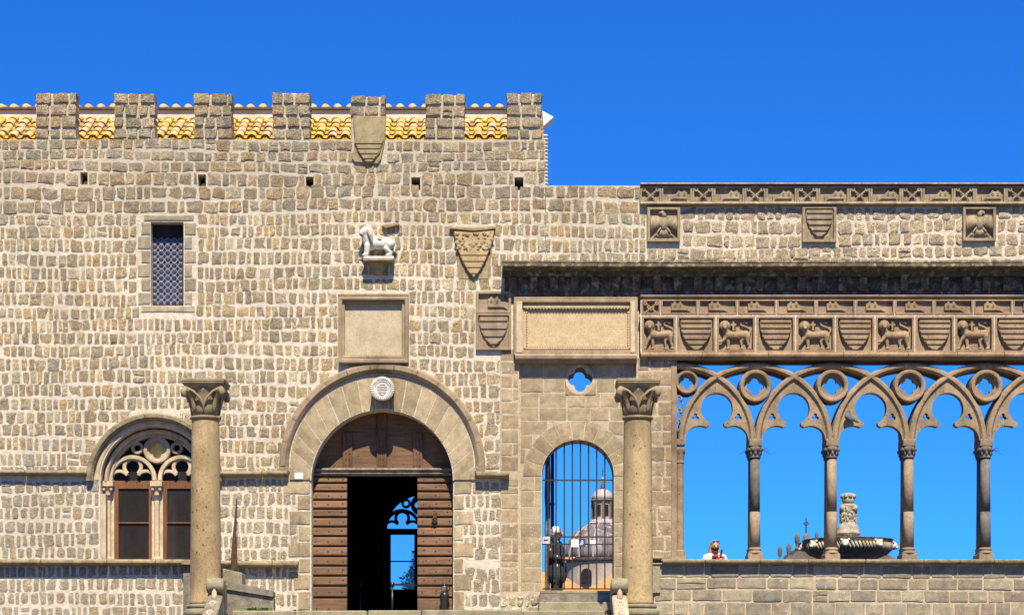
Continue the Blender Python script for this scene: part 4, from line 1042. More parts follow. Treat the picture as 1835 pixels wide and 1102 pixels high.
obj('dentils', g, 'plaque_warm', o)
g = Geo(); g.xprof(X(923), X(1141), [(0.15, Z(651)), (-0.08, Z(651)), (-0.09, Z(646)), (-0.16, Z(645)), (-0.17, Z(640)), (-0.12, Z(636.3)), (0.1, Z(636.3))]); obj('inscription_sill', g, 'trim', loggia)
# ---- gate bay
GY = 0.08
GX, GS, GR = 1035.5, 852.5, 64.5
gate_hole = [(X(GX - GR, GY), Z(1058, GY)), (X(GX - GR, GY), Z(GS, GY))] + arc_pts(X(GX, GY), Z(GS, GY), 0.645, 180, 0, 26)[1:-1] + [(X(GX + GR, GY), Z(GS, GY)), (X(GX + GR, GY), Z(1058, GY))]
qf = foil(X(1040), Z(678.5), 4, 0.115, 0.105)
g = Geo(); g.plate([(X(897), GZ), (X(1211), GZ), (X(1211), Z(645)), (X(897), Z(645))], [gate_hole, qf], GY - 0.001, 0.62)
obj('gate_wall', g, 'pointing', loggia)
g = Geo(); g.pbox(930.2, 968, 1061, 1104, -0.0115, 0.1); obj('base_pointing', g, 'pointing', loggia)
g = Geo(); g.pbox(897.5, 930, 641, 1104, -0.0118, 0.1); obj('strip_pointing', g, 'pointing', loggia)
g = Geo(); g.pbox(1140.5, 1210.5, 645.6, 1004, -0.0118, 0.1); obj('strip_pointing', g, 'pointing', loggia)
am = Masonry(); rng = random.Random(31)
w_ash = lambda r: r.choice([26, 34, 42, 50])
# pilaster strips left and right of the bay
am.fill(rng, 897, 930, 626, 846, 24.5, lambda r: r.choice([33, 33, 22]), 1.7, [], GY, 0.0, 0.05, 0.015, 0.004, 'ashlar', 0.15, 0.1, 2, None, None)
am.fill(rng, 897, 930, 858, 1061, 26, lambda r: r.choice([33, 33, 20]), 1.7, [], GY, 0.0, 0.05, 0.015, 0.004, 'ashlar', 0.2, 0.1, 2)
am.fill(rng, 1141, 1210, 641, 1004, 26.5, lambda r: r.choice([22, 28, 36, 45]), 1.9, [], GY, 0.0, 0.05, 0.015, 0.004, 'ashlar', 0.2, 0.1, 2)
am.items = [(q, yb, -0.014 - (k % 5) * 0.002, *rest) for k, (q, yb, yf, *rest) in enumerate(am.items)]
GEX = [arch_ex(GX, GS, 101, 1058), rect_ex(971, 1100, 850, 1060), rect_ex(1013, 1068, 652, 708)]
GEX[0] = arch_ex(GX, GS, 101, 852)
am.fill(rng, 932, 1139, 652, 852, 25, w_ash, 0.9, GEX, GY, 0.012, 0.04, 0.012, 0.003, 'pale', 0.1, 0.1, 2)
am.fill(rng, 932, 1139, 852, 1060, 27, w_ash, 0.9, GEX[1:2], GY, 0.012, 0.04, 0.012, 0.003, 'pale', 0.14, 0.1, 2)
am.fill(rng, 897, 967, 1062, 1104, 21, w_low, 2.4, [], -0.012, 0.025, 0.12, 0.08, 0.012, 'grey', 0.5)
# parapet ashlar below the arcade
PW = 0.0
am.fill(rng, 1172, XR, 1012, 1104, 22.5, lambda r: r.choice([28, 34, 40, 46, 54]), 2.0, [], PW, 0.016, 0.06, 0.03, 0.005, 'grey', 0.12, 0.4, 1.5)
am.build(loggia, 'ashlar_block', 'ashlar', 300, 'small_blocks')
for i in range(11):
    a0, a1 = 180 - 180 * i / 11, 180 - 180 * (i + 1) / 11
    g = Geo(); g.arc(X(GX, GY), Z(GS, GY), [(0.65, GY + 0.03), (0.65, GY - 0.012), (0.99, GY - 0.012), (0.99, GY + 0.03)], a0, a1, 3); obj('arch_pointing', g, 'pointing', loggia)
    g = Geo(); wedge_block(g, arc_pts(X(GX, GY), Z(GS, GY), 0.648, a0, a1, 3), arc_pts(X(GX, GY), Z(GS, GY), 1.0, a0, a1, 3), GY + 0.04, GY - 0.016 - rng.uniform(0, .005), rng, tint(rng, 'pale'), 0.1, 0.005)
    obj('gate_voussoir', g, 'ashlar', loggia)
blk = obj('quatrefoil_block', Geo().plate(rectp(1013.5, 1067.5, 652.5, 707.5, GY), [arc_pts(X(1040), Z(678.5), 0.27, 0, 360, 40)[:-1]], GY - 0.018, GY + 0.03), 'trim', loggia, bevel=0.006)
obj('quatrefoil_ring', Geo().plate(arc_pts(X(1040), Z(678.5), 0.268, 0, 360, 40)[:-1], [qf], GY + 0.022, GY + 0.2), 'trim', blk)
g = Geo(); g.plate([(X(1172), GZ), (X(XR), GZ), (X(XR), Z(1010)), (X(1172), Z(1010))], [], PW + 0.004, 0.55); obj('parapet_wall', g, 'pointing', loggia)
x = 1186; rr = random.Random(3)
while x < XR:
    w = min(rr.uniform(60, 130), XR - x)
    if XR - x - w < 30: w = XR - x
    g = Geo(); g.xprof(X(x + .3), X(x + w - .3), [(0.62, Z(1011)), (-0.10, Z(1011)), (-0.16, Z(1009)), (-0.17, Z(1004)), (-0.13, Z(1002.5)), (0.62, Z(1002.5))]); obj('sill_stone', g, 'trim_moss', loggia, bevel=0.01); x += w
g = Geo(); g.xprof(X(1140), X(1185.5), [(0.1, Z(1003)), (-0.1, Z(1003)), (-0.12, Z(1000)), (-0.06, Z(996)), (0.1, Z(996))]); g.xprof(X(1150), X(1186), [(0.1, Z(1013)), (-0.06, Z(1013)), (-0.08, Z(1010)), (-0.05, Z(1008)), (0.1, Z(1008))]); g.pbox(1140, 1183, 1013, 1062, -0.05, 0.1); obj('pier_base', g, 'steps', loggia, bevel=0.006)
# ---- arcade
AY0, AY1 = -0.02, 0.50
BAY = 138.0; AX0 = 1216.0
SPR = 788
R_O, R_I = 1.385, 1.27
def axx(px): return X(px, 0)
arch_n = 0
for k in range(-1, 7):
    c = AX0 + BAY * (k + 1)          # centre of a semicircle spanning two bays
    a0, a1 = 0, 180
    if k == -1: a1 = 92
    if k == 6: a0 = 88
    dy = 0.004 * (k % 2)
    g = Geo(); g.arc(axx(c), Z(SPR), [(R_I, AY1 - dy), (R_I, AY0 + 0.05 + dy), (R_I + 0.035, AY0 + dy), (R_O - 0.035, AY0 + dy), (R_O, AY0 + 0.04 + dy), (R_O, AY1 - dy)], a0, a1, 40)
    obj('interlaced_arch', g, 'arch', loggia)
def cusp_plate(xl, xr, y0, y1, parent):
    cx = (xl + xr) / 2; zs = Z(SPR)
    half = (xr - xl) / 200
    out = []
    ri = R_I + 0.02
    xw = lambda u: axx(cx) + u
    # outer lancet outline from left springing over the apex to right springing
    cl = 2 * half      # right centre offset for the left curve lies one bay beyond
    for i in range(15):
        zz = 1.06 * i / 14
        out.append((xw(-half + (R_O + 0.0) - math.sqrt(max(0, ri * ri - zz * zz)) - 0.0), zs + zz))
    left = [p for p in out if p[0] < xw(-0.005)]
    right = [(2 * axx(cx) - p[0], p[1]) for p in left][::-1]
    apex = [(xw(0), left[-1][1] + 0.02)]
    # inner edge: right lobe, right cusp, round head, left cusp, left lobe
    hz = Z(731.5); hr = 0.285
    ct = 0.125; cz = Z(760)
    lobe = []
    lc = (0.305, Z(788)); lr = 0.262
    head = [(xw(hr * math.cos(R(a))), hz + hr * math.sin(R(a))) for a in range(-62, 243, 8)]
    lobe_r = [(xw(lc[0] + lr * math.cos(R(a))), lc[1] + lr * math.sin(R(a))) for a in range(0, 118, 9)]
    lobe_l = [(2 * axx(cx) - p[0], p[1]) for p in lobe_r][::-1]
    inner = lobe_r + [(xw(ct + 0.005), cz - 0.015), (xw(ct), cz + 0.03)] + head + [(xw(-ct), cz + 0.03), (xw(-ct - 0.005), cz - 0.015)] + lobe_l
    poly = left + apex + right + inner
    holes = [foil(xw(s * 0.385), Z(746.5), 3, 0.036, 0.032, 90 + 0 * s, 36) for s in (-1, 1)]
    o = obj('cusped_tracery', Geo().plate(poly, holes, y0, y1), 'arch', parent)
    return o
for k in range(7):
    cusp_plate(AX0 + BAY * k, AX0 + BAY * (k + 1), AY0 + 0.055, AY0 + 0.24, loggia)
def rosette(px, py, r, parent):
    cx, cz = axx(px), Z(py)
    o = obj('rosette', Geo().arc(cx, cz, [(r * .68, AY1 - 0.1), (r * .68, AY0 + 0.06), (r * .72, AY0 - 0.01), (r * .80, AY0 - 0.03), (r * .94, AY0 - 0.035), (r, AY0 + 0.01), (r, AY1 - 0.1)], 0, 360, 40), 'arch', parent)
    obj('quatrefoil', Geo().plate(arc_pts(cx, cz, r * .70, 0, 360, 36)[:-1], [foil(cx, cz, 4, r * .30, r * .25)], AY0 + 0.07, AY0 + 0.2), 'arch', o)
rosette(1231, 685, 0.21, loggia)
for k in range(1, 7): rosette(AX0 + BAY * k - 0.2, 691.5, 0.292, loggia)
# columns in pairs, one behind the other
def arc_column(px, tone, tone_low, rear=True):
    g = Geo(); g.box(axx(px) - 0.135, axx(px) + 0.135, -0.01, 0.52, Z(1003), Z(991)); col = obj('column', g, 'shaft_tan', loggia, bevel=0.012)
    for yy in ((0.10, 0.42) if rear else (0.10,)):
        g = Geo(); g.lathe([(0.125, 0), (0.128, 0.02), (0.11, 0.045), (0.105, 0.06), (0.122, 0.075), (0.118, 0.095), (0.098, 0.11)], axx(px), yy, Z(991), 16); obj('base', g, 'shaft_tan', col, smooth=True)
        zj = 0.75
        g = Geo(); g.lathe([(0.098, 0.11), (0.094, 0.5), (0.091, zj)], axx(px), yy, Z(991), 18); obj('lower_shaft', g, tone_low, col, smooth=True)
        g = Geo(); g.lathe([(0.0912, zj + 0.002), (0.088, 1.2), (0.086, 1.71)], axx(px), yy, Z(991), 18); obj('shaft', g, tone, col, smooth=True)
        g = Geo(); z = Z(820)
        g.lathe([(0.086, 0), (0.108, 0.008), (0.108, 0.03), (0.09, 0.04), (0.098, 0.09), (0.128, 0.16), (0.125, 0.20), (0.105, 0.21)], axx(px), yy, z, 14)
        for a in range(8):
            t = 2 * PI * a / 8 + .39
            g.blob((axx(px) + .115 * math.cos(t), yy + .115 * math.sin(t), z + .155), (.038, .038, .04), 8, 6)
            g.blob((axx(px) + .10 * math.cos(t + .4), yy + .10 * math.sin(t + .4), z + .085), (.026, .026, .045), 7, 5)
        obj('capital', g, 'shaft_grey', col, smooth=True)
    g = Geo(); g.xprof(axx(px) - 0.115, axx(px) + 0.115, [(-0.005, Z(799)), (0.51, Z(799)), (0.52, Z(791)), (0.52, Z(786)), (-0.018, Z(786)), (-0.018, Z(791))]); obj('impost', g, 'arch', col, bevel=0.012)
def bird_spikes(px):
    g = Geo()
    for s in (-1, 1):
        for k in range(3): g.tube([(axx(px) + s * .11, -.01, Z(806)), (axx(px) + s * (.2 + .04 * k), -.06 + .05 * k, Z(803 + 5 * k))], .004, 4)
    stuff(obj('bird_spikes', g, 'iron', loggia))
for px in (1354, 1768): bird_spikes(px)
tones = [('shaft_grey', 'shaft_tan'), ('shaft_tan', 'shaft_tan'), ('shaft_tan', 'shaft_tan'), ('shaft_grey', 'shaft_grey'), ('shaft_tan', 'shaft_tan'), ('shaft_grey', 'shaft_tan')]
for k, (a, b) in enumerate(tones): arc_column(AX0 + BAY * (k + 1), a, b)
# left respond: pilaster strip, half column and scrolled ornament
g = Geo(); g.pbox(1203, 1213, 645, 1003, -0.03, 0.5); obj('respond', g, 'arch', loggia, bevel=0.006)
g = Geo(); g.lathe([(0.10, 0), (0.10, 0.03), (0.075, 0.06), (0.07, 1.0), (0.066, 1.6), (0.08, 1.62), (0.07, 1.66), (0.10, 1.82), (0.10, 1.86)], X(1219), 0.09, Z(1003) + 0.13, 14); g.box(X(1209), X(1228.5), -0.01, 0.25, Z(1003), Z(990)); g.box(X(1209), X(1228), -0.012, 0.25, Z(797), Z(786.5))
for k in range(4): g.blob((X(1213 + 4 * k), 0.02, Z(806)), (.028, .03, .05), 8, 6)
obj('half_column', g, 'arch', loggia)
g = Geo()
for k, (py, rr_) in enumerate(((713, .055), (735, .05), (754, .042), (771, .035))):
    g.ring(X(1217), Z(py), rr_, rr_ - .024, 0.0, 0.12, -60, 230, 14)
    g.tube([(X(1221), .06, Z(py + 2)), (X(1223.5 - k), .06, Z(py + 10)), (X(1219), .06, Z(py + 18))], .018, 6)
obj('scroll_ornament', g, 'arch', loggia)
g = Geo(); g.box(X(XR - 10), X(XR + 60), -0.05, 0.6, GZ, Z(332)); obj('end_pier', g, 'trim', loggia)

# ================================================================== THINGS ON THE FACADE
# ---- marble lion on its bracket
by = -0.14
t = thing('lion_statue', P(677, 462, by), 'white marble lion statue standing on a stone bracket above the inscription', 'statue')
g = Geo()
def L(px, py, y=0.0): return P(px, py, by + y)
g.limb(L(665, 436), L(680, 437.5), .115, .095, 12); g.limb(L(680, 437.5), L(696, 436), .095, .11, 12); g.blob(L(664, 436), (.115, .12, .135))
g.limb(L(663, 432), L(659, 420, -.02), .135, .12, 12); g.blob(L(658, 415.5, -.04), (.115, .115, .105)); g.blob(L(652, 416, -.06), (.075, .08, .07)); g.blob(L(647.5, 418.5, -.08), (.048, .055, .042)); g.blob(L(648.5, 422.5, -.075), (.035, .045, .022))
for e in (-.09, .06): g.blob(L(657, 406, e), (.026, .02, .028), 8, 6)
for dy in (-.075, .075):
    g.limb(L(658.5, 440, dy), L(657, 455, dy), .062, .046); g.blob(L(654.5, 457.3, dy), (.065, .05, .034))
    g.limb(L(698, 438, dy), L(694, 447, dy), .088, .055); g.limb(L(694, 447, dy), L(699.5, 456, dy), .05, .04); g.blob(L(696, 457.6, dy), (.065, .05, .032))
g.tube([L(706, 433), L(709, 441, .03), L(706, 450, .03), L(699, 453, -.1), L(692, 447, -.13), L(688, 443, -.13)], [.03, .028, .026, .026, .03, .036], 8)
obj('body', remeshed(g, 0.014, 'body'), 'marble', t)
g = Geo()
for k in range(9): g.tube([L(656 + k * 1.3, 405 + k * 1.2, -.115), L(659 + k * 1.0, 415 + k * 1.8, -.165), L(660 + k * .9, 424 + k * 2.0, -.15)], [.012, .014, .009], 5)
obj('mane', g, 'marble_grey', t, smooth=True)  # greyer strands paint the shading of the mane grooves
g = Geo(); g.tube([L(644.5, 421, -.135), L(650, 421.5, -.15)], .010, 5); g.blob(L(649.5, 413, -.128), (.012, .01, .010), 6, 5); obj('mouth_and_eye', g, 'ink', t)
g = Geo(); g.tube([L(676, 428.5, -.09), L(684, 429.5, -.095)], .012, 5); obj('back_shade_line', g, 'marble_grey', t)  # raised grey line painted as a shaded groove
g = Geo(); g.pbox(651, 706, 459, 464, by - .12, by + .14); obj('plinth', g, 'marble', t, bevel=.01)
t = thing('stone_bracket', P(677, 500, 0), 'grey stone bracket carrying the white lion above the square inscription', 'bracket')
g = Geo(); g.pbox(650.5, 704, 464, 467, -.27, .05); obj('slab', g, 'trim', t, bevel=.008)
g = Geo(); g.lathe([(0.0, 0), (.09, .0), (.11, .06), (.15, .15), (.17, .20), (.175, .225), (.165, .24)], X(678), 0.0, Z(493), 20, sq=1.15); obj('corbel_cup', g, 'capital', t, smooth=True)
g = Geo(); g.pbox(662, 694, 467.3, 469.5, -.2, .03); obj('neck', g, 'trim', t)
# ---- round marble medallion over the door
t = thing('medallion', P(685, 697, -.2), 'round white marble medallion with pleated rim over the portal arch', 'medallion')
my = -.29; cx, cz = X(685, my), Z(696.5, my)
g = Geo(); g.lathe([(0.0, .0), (.205, .0), (.205, .34), (0.0, .34)], 0, 0, 0, 28); g.v = [(cx + x, my + .02 + z, cz + y) for x, y, z in g.v]; obj('stub', g, 'trim', t)
obj('disc', Geo().plate(arc_pts(cx, cz, .15, 0, 360, 36)[:-1], [], my, my + .03), 'marble', t)
g = Geo()
for k in range(34):
    a = 2 * PI * k / 34; d = Vector((math.cos(a), 0, math.sin(a))); c = Vector((cx, my, cz))
    g.tube([c + d * .14, c + d * .215], [.013, .02], 6)
obj('pleats', g, 'marble', t, smooth=True)
g = Geo(); g.ring(cx, cz, .148, .132, my - .012, my + .01, n=36); obj('inner_rim', g, 'marble', t)
g = Geo()
for yy, w in ((.075, .05), (.03, .09), (-.015, .09), (-.06, .07)):
    g.box(cx - w, cx + w, my - .008, my + .004, cz + yy - .006, cz + yy + .006)
for s in (-1, 1): g.tube([(cx - s * .05, my - .004, cz - .085), (cx, my - .004, cz - .115)], .007, 5)
obj('carved_lines', g, 'marble_grey', t)
# ---- square inscription plaque above the door
t = thing('inscription_plaque', P(669, 652, 0), 'square framed stone inscription plaque above the portal arch', 'plaque')
py0 = -.17
obj('frame', Geo().plate(rectp(606, 732, 531, 651, py0), [rectp(613, 725, 538, 642, py0)], py0, .03), 'trim', t, bevel=.02)
obj('inner_moulding', Geo().plate(rectp(612, 726, 537, 643, -.1), [rectp(618, 720, 544, 637, -.1)], -.11, .02), 'trim', t, bevel=.015)
g = Geo(); g.pbox(617, 721, 543, 638, -.04, .02); obj('slab', g, 'plaque_grey', t)
g = Geo(); g.pbox(606, 732, 526, 531, -.04, .03); obj('top_course', g, 'trim_moss', t, bevel=.01)
# ---- carved shields
t = thing('carved_shield', P(663, 295, 0), 'weathered stone shield with bars hanging below the fifth merlon', 'shield')
g = Geo(); g.plate([(X(p), Z(q)) for p, q in ((633, 209), (692, 210), (690, 252), (683, 287), (677, 295), (635, 291), (631, 286), (636, 255))], [], -.05, .06); obj('slab', g, 'capital', t, bevel=.012)
g = Geo(); g.plate([(X(p, -.05), Z(q, -.05)) for p, q in ((634, 249), (688, 250), (681, 275), (668, 291), (655, 291), (641, 272))], [], -.085, -.045); sh = obj('shield_field', g, 'capital', t, bevel=.012)
for k, (hw0, hw1, yy) in enumerate(((25, 24, 252), (22, 20, 261), (18.5, 15.5, 270), (13, 10, 279))):
    g = Geo(); g.plate([(X(661 - hw0, -.08), Z(yy, -.08)), (X(661 + hw0, -.08), Z(yy, -.08)), (X(661 + hw1, -.08), Z(yy + 5.5, -.08)), (X(661 - hw1, -.08), Z(yy + 5.5, -.08))], [], -.10, -.082); obj('bar', g, 'capital', sh)
t = thing('carved_shield', P(850, 500, 0), 'pointed stone shield with broken top right of the marble lion', 'shield')
pts = [(813, 415), (848, 417), (886, 414), (880, 440), (872, 462), (862, 482), (849, 498), (838, 486), (826, 464), (818, 440)]
g = Geo(); g.plate([(X(p), Z(q)) for p, q in ((811, 413), (889, 413), (882, 445), (876, 500), (822, 500), (817, 448))], [], -.012, .05); obj('slab', g, 'trim_pale' if False else 'capital', t)
g = Geo(); g.plate([(X(p, -.05), Z(q, -.05)) for p, q in pts], [], -.075, -.01)
sh = obj('shield_field', g, 'column', t, bevel=.012)
for hw0, hw1, yy in ((26.5, 24, 450), (22.5, 19.5, 461), (17, 13.5, 472), (10.5, 7, 483)):
    g = Geo(); g.plate([(X(849 - hw0, -.08), Z(yy, -.08)), (X(849 + hw0, -.08), Z(yy, -.08)), (X(849 + hw1, -.08), Z(yy + 7, -.08)), (X(849 - hw1, -.08), Z(yy + 7, -.08))], [], -.09, -.07); obj('bar', g, 'column', sh, bevel=.005)
rng = random.Random(77)
g = Geo()
for k in range(46):
    u = rng.uniform(818, 882); v = rng.uniform(418, 447)
    rx = rng.uniform(.02, .06); g.blob(P(u, v, -.07), (rx, rng.uniform(.012, .04), rng.uniform(.015, .045)), 7, 5, Matrix.Rotation(rng.uniform(-1, 1), 3, 'Y'))
obj('broken_relief', g, 'capital', sh)
g = Geo(); g.plate([(X(p), Z(q)) for p, q in ((805, 412), (822, 408), (850, 410), (886, 407), (888, 412), (850, 416))], [], -.09, .03); obj('drip_stone', g, 'capital', t, bevel=.006)
g = Geo(); g.plate([(X(p), Z(q)) for p, q in ((685, 406), (715, 402), (716, 405), (690, 411))], [], -.10, .03); tag(obj('projecting_slate', g, 'capital', bevel=.006), 'thin stone slab jutting from the wall beside the marble lion', 'stone slab')
# ---- small white notice beside the portal
g = Geo(); g.pbox(528, 543, 847, 858, -.055, -.035); t = tag(obj('notice_plate', g, 'paper', bevel=.003), 'small white notice plate left of the portal arch springing', 'notice')
g = Geo()
for k in range(3): g.pbox(530.5, 540, 849.5 + k * 2.5, 850.3 + k * 2.5, -.0575, -.05)
obj('text_lines', g, 'came', t)

# ================================================================== PORTAL COLUMNS
def portal_column(px, label):
    cy = -.30; k = 1.0
    cx = X(px, cy)
    t = thing('column', (cx, cy, Z(1092, cy)), label, 'column', 'columns beside the portal')
    zb, zt = Z(1084, cy), Z(751, cy)
    h = zt - zb
    obj('shaft', Geo().lathe([(.285, 0), (.29, .06), (.272, .09), (.272, .4), (.268, h * .35), (.255, h * .75), (.242, h - .04), (.242, h)], cx, cy, zb, 40), 'column', t, smooth=True)
    g = Geo(); g.lathe([(.30, -.07), (.335, -.05), (.345, -.02), (.33, .0), (.29, .012)], cx, cy, zb, 36); g.lathe([(.37, -.20), (.39, -.17), (.385, -.10), (.34, -.07)], cx, cy, zb, 36); obj('base', g, 'steps', t, smooth=True)
    g = Geo(); g.box(cx - .42, cx + .42, cy - .42, cy + .42, zb - .9, zb - .2); obj('plinth', g, 'stair_grey', t, bevel=.02)
    obj('astragal', Geo().lathe([(.24, -.02), (.268, -.015), (.278, .01), (.268, .035), (.24, .04)], cx, cy, zt, 32), 'capital', t, smooth=True)
    g = Geo(); g.lathe([(.235, .03), (.235, .2), (.25, .35), (.29, .46), (.33, .53)], cx, cy, zt, 28)
    cap = obj('capital', g, 'capital', t, smooth=True)
    zc = Z(698, cy); za = Z(684, cy)
    g = Geo(); g.box(cx - .385, cx + .385, cy - .385, cy + .385, zc + .085, za); g.box(cx - .375, cx + .375, cy - .375, cy + .375, zc + .055, zc + .083)
    b = .365; s = .30
    v = [(cx - s, cy - s, zc - .02), (cx + s, cy - s, zc - .02), (cx + s, cy + s, zc - .02), (cx - s, cy + s, zc - .02), (cx - b, cy - b, zc + .053), (cx + b, cy - b, zc + .053), (cx + b, cy + b, zc + .053), (cx - b, cy + b, zc + .053)]
    g.add(v, [(0, 3, 2, 1), (4, 5, 6, 7), (0, 1, 5, 4), (1, 2, 6, 5), (2, 3, 7, 6), (3, 0, 4, 7)])
    obj('abacus', g, 'capital', cap, bevel=.006)
    c0 = Vector((cx, cy, 0))
    for q in range(4):
        a = R(45 + 90 * q); d = Vector((math.cos(a), math.sin(a), 0)); tt = Vector((-math.sin(a), math.cos(a), 0))
        g = Geo()
        # corner leaf: a ridge rising from the foot, rolling over under the abacus corner
        pts = [c0 + d * r + Vector((0, 0, zt + z)) for r, z in ((.235, .05), (.255, .2), (.30, .36), (.38, .46), (.45, .475), (.485, .43), (.47, .375), (.435, .375))]
        g.tube(pts, [.03, .04, .05, .062, .066, .062, .05, .035], 10)
        for s in (-1, 1):
            e = d.lerp(tt * s, .5).normalized()
            tip = c0 + d * .43 + tt * s * .02 + Vector((0, 0, zt + .50))
            foot = R(45 + 90 * q + s * 45); fd = Vector((math.cos(foot), math.sin(foot), 0))
            p0 = c0 + fd * .245 + Vector((0, 0, zt + .06)); p1 = c0 + fd * .262 - tt * s * -.0 + Vector((0, 0, zt + .2))
            md = (fd * .72 + d * .28).normalized(); m2 = (fd * .35 + d * .65).normalized()
            g.tube([p0, p1, c0 + md * .30 + Vector((0, 0, zt + .34)), c0 + m2 * .36 + Vector((0, 0, zt + .45)), tip], [.014, .018, .022, .024, .028], 7)
        obj('corner_leaf', g, 'capital', cap, smooth=True)
    t.location = P(px, 1092, -2.6); t.scale = (.94, .94, .94)      # they stand at the head of the stairs
    return t
portal_column(368.5, 'tall stone column with leaf capital in front of the two-light window')
portal_column(1142.5, 'tall stone column with leaf capital right of the barred gate')
# ledge of wall behind the left column
t = thing('wall_pilaster', P(335, 1095, -.1), 'narrow stone pilaster against the wall behind the left portal column', 'pilaster')
g = Geo(); g.pbox(328, 341, 1012, 1140, -.12, .0); obj('shaft', g, 'stair_grey', t, bevel=.008)
g = Geo(); g.pbox(325, 343, 1003, 1011.5, -.225, .0); obj('cap', g, 'trim_moss', t, bevel=.008)

# ================================================================== STAIR PARAPETS
def rail_end(px, label, pale):
    y0 = -3.05
    cx = X(px, y0)
    t = thing('stair_rail', (cx, y0, GZ), label, 'stair rail', 'scroll-ended stone stair rails')
    zt = Z(1040, y0)
    g = Geo(); w = .125
    # sloping rail running down towards the viewer
    p = [(y0 + .05, zt - .22), (y0 - .1, zt - .28), (y0 - 6.6, zt - 3.6), (y0 - 6.6, GZ), (y0 + .05, GZ)]
    g.xprof(cx - w, cx + w, p); obj('rail', g, 'stair_pale' if pale else 'stair_grey', t, bevel=.02)
    g = Geo(); g.lathe([(0, -.14), (.11, -.14), (.125, -.12), (.105, -.04), (.105, .04), (.125, .12), (.11, .14), (0, .14)], 0, 0, 0, 20)
    g.v = [(cx + z, y0 + .02 + x, zt - .08 + y) for x, y, z in g.v]; obj('scroll', g, 'steps', t, smooth=True)
    g = Geo(); g.tube([(cx, y0 - .12, zt - .36), (cx, y0 - .14, zt - .27), (cx, y0 - .14, zt - .2), (cx, y0 - .13, zt - .15)], [.045, .05, .042, .015], 10); obj('bud', g, 'stair_pale', t, smooth=True)
    g = Geo(); g.box(cx - .125, cx + .125, y0 + .06, y0 + .62, GZ, zt - .02); g.box(cx - .1, cx + .1, y0 + .1, y0 + .55, zt - .018, zt + .05); obj('newel', g, 'steps', t, bevel=.02)
    g = Geo()
    for k in range(12):
        f = .35 + k * .32; yy = y0 - f; zz = zt - .28 - (f - .1) * 3.32 / 6.5
        g.ring(0, 0, .055, .032, -.018, .018, n=12)
        n = 12 * 4
        sl = math.atan(3.32 / 6.5)
        for i in range(len(g.v) - n, len(g.v)):
            x, y, z = g.v[i]; z *= 1.6
            g.v[i] = (cx + x, yy + z * math.cos(sl) * 1.0, zz + z * math.sin(sl) - y + .008)
    obj('chain_links', g, 'stair_pale', t)
    return t
rail_end(386, 'grey stone stair rail with scroll top beside the left portal column', False)
rail_end(1110, 'pale worn stone stair rail with scroll top beside the right column', True)
t = thing('stair_parapet', P(450, 1092, -2.6), 'lichened grey stone parapet sloping down at the left of the portal steps', 'parapet')
y0 = -2.55
g = Geo(); g.plate([(X(402, y0), Z(1140, y0)), (X(490, y0), Z(1140, y0)), (X(490, y0), Z(1070, y0)), (X(402, y0), Z(1056, y0))], [], y0 + .02, y0 + .3); obj('panel', g, 'stair_grey', t)
g = Geo(); g.plate([(X(402, y0), Z(1055, y0)), (X(490, y0), Z(1069, y0)), (X(490, y0), Z(1058, y0)), (X(410, y0), Z(1041, y0))], [], y0 - .03, y0 + .34); obj('coping', g, 'stair_grey', t, bevel=.015)
t = thing('stone_block', P(415, 1045, -1.6), 'weathered stone block behind the left stair rail by the column', 'stone block')
y0 = -1.7
g = Geo(); g.plate([(X(388, y0), Z(1120, y0)), (X(434, y0), Z(1120, y0)), (X(434, y0), Z(1026, y0)), (X(392, y0), Z(1016, y0))], [], y0, y0 + .5); obj('body', g, 'steps', t, bevel=.015)
t = thing('gate_steps', P(1030, 1090, -.3), 'low stone steps under the barred gate', 'steps')
g = Geo(); g.pbox(966, 1112, 1064, 1160, -.25, .08); obj('tread', g, 'stair_grey', t, bevel=.012)
g = Geo(); g.pbox(966, 1112, 1078, 1160, -.55, -.252); obj('tread', g, 'steps', t, bevel=.012)
g = Geo(); g.pbox(968, 1104, 1057.5, 1063.6, -.06, .5); obj('threshold', g, 'steps', t, bevel=.01)

# ================================================================== IRON GATE
IY = .22
t = thing('iron_gate', P(1035, 1057, IY), 'barred black iron gate in the arched opening right of the portal', 'gate')
for k in range(9):
    px = 982 + k * 14.55
    top = GS - math.sqrt(max(0, (GR - 1) ** 2 - (px - GX) ** 2))
    g = Geo(); g.tube([P(px, 1056, IY), P(px, top, IY)], .012, 8); obj('bar', g, 'iron', t)
for py in (860, 961.5, 974.5, 1054.5):
    g = Geo(); g.box(X(971.5, IY), X(1099.5, IY), IY - .008, IY + .008, Z(py + 1.2, IY), Z(py - 1.2, IY)); obj('rail', g, 'iron', t)
g = Geo(); g.pbox(972, 985.5, 961, 974, IY - .04, IY + .02); lk = obj('lock_case', g, 'came', t, bevel=.004)
g = Geo(); g.blob(P(976, 967, IY - .045), (.014, .008, .014), 8, 6); g.pbox(977.5, 982, 966, 967.5, IY - .05, IY - .04); obj('keyhole', g, 'iron', lk)
g = Geo(); g.arc(X(GX, IY), Z(GS, IY), [(.635, IY), (.635, IY + .03), (.65, IY + .03), (.65, IY)], 0, 180, 26); obj('arch_frame', g, 'iron', t)
g = Geo(); g.pbox(1023.5, 1037, 966, 979.5, IY - .035, IY - .028); n1 = tag(obj('paper_notice', g, 'paper'), 'white paper notice tied to the gate bars', 'notice')
g = Geo()
for k in range(4): g.pbox(1026, 1026 + (8, 6, 7.5, 5)[k], 969 + k * 2.4, 969.7 + k * 2.4, IY - .0375, IY - .034)
obj('text_lines', g, 'came', n1)
g = Geo(); g.pbox(1037.5, 1048, 965, 979, IY - .034, IY - .028); n2 = tag(obj('poster', g, 'poster'), 'small dark blue poster with pale figure on the gate', 'poster')
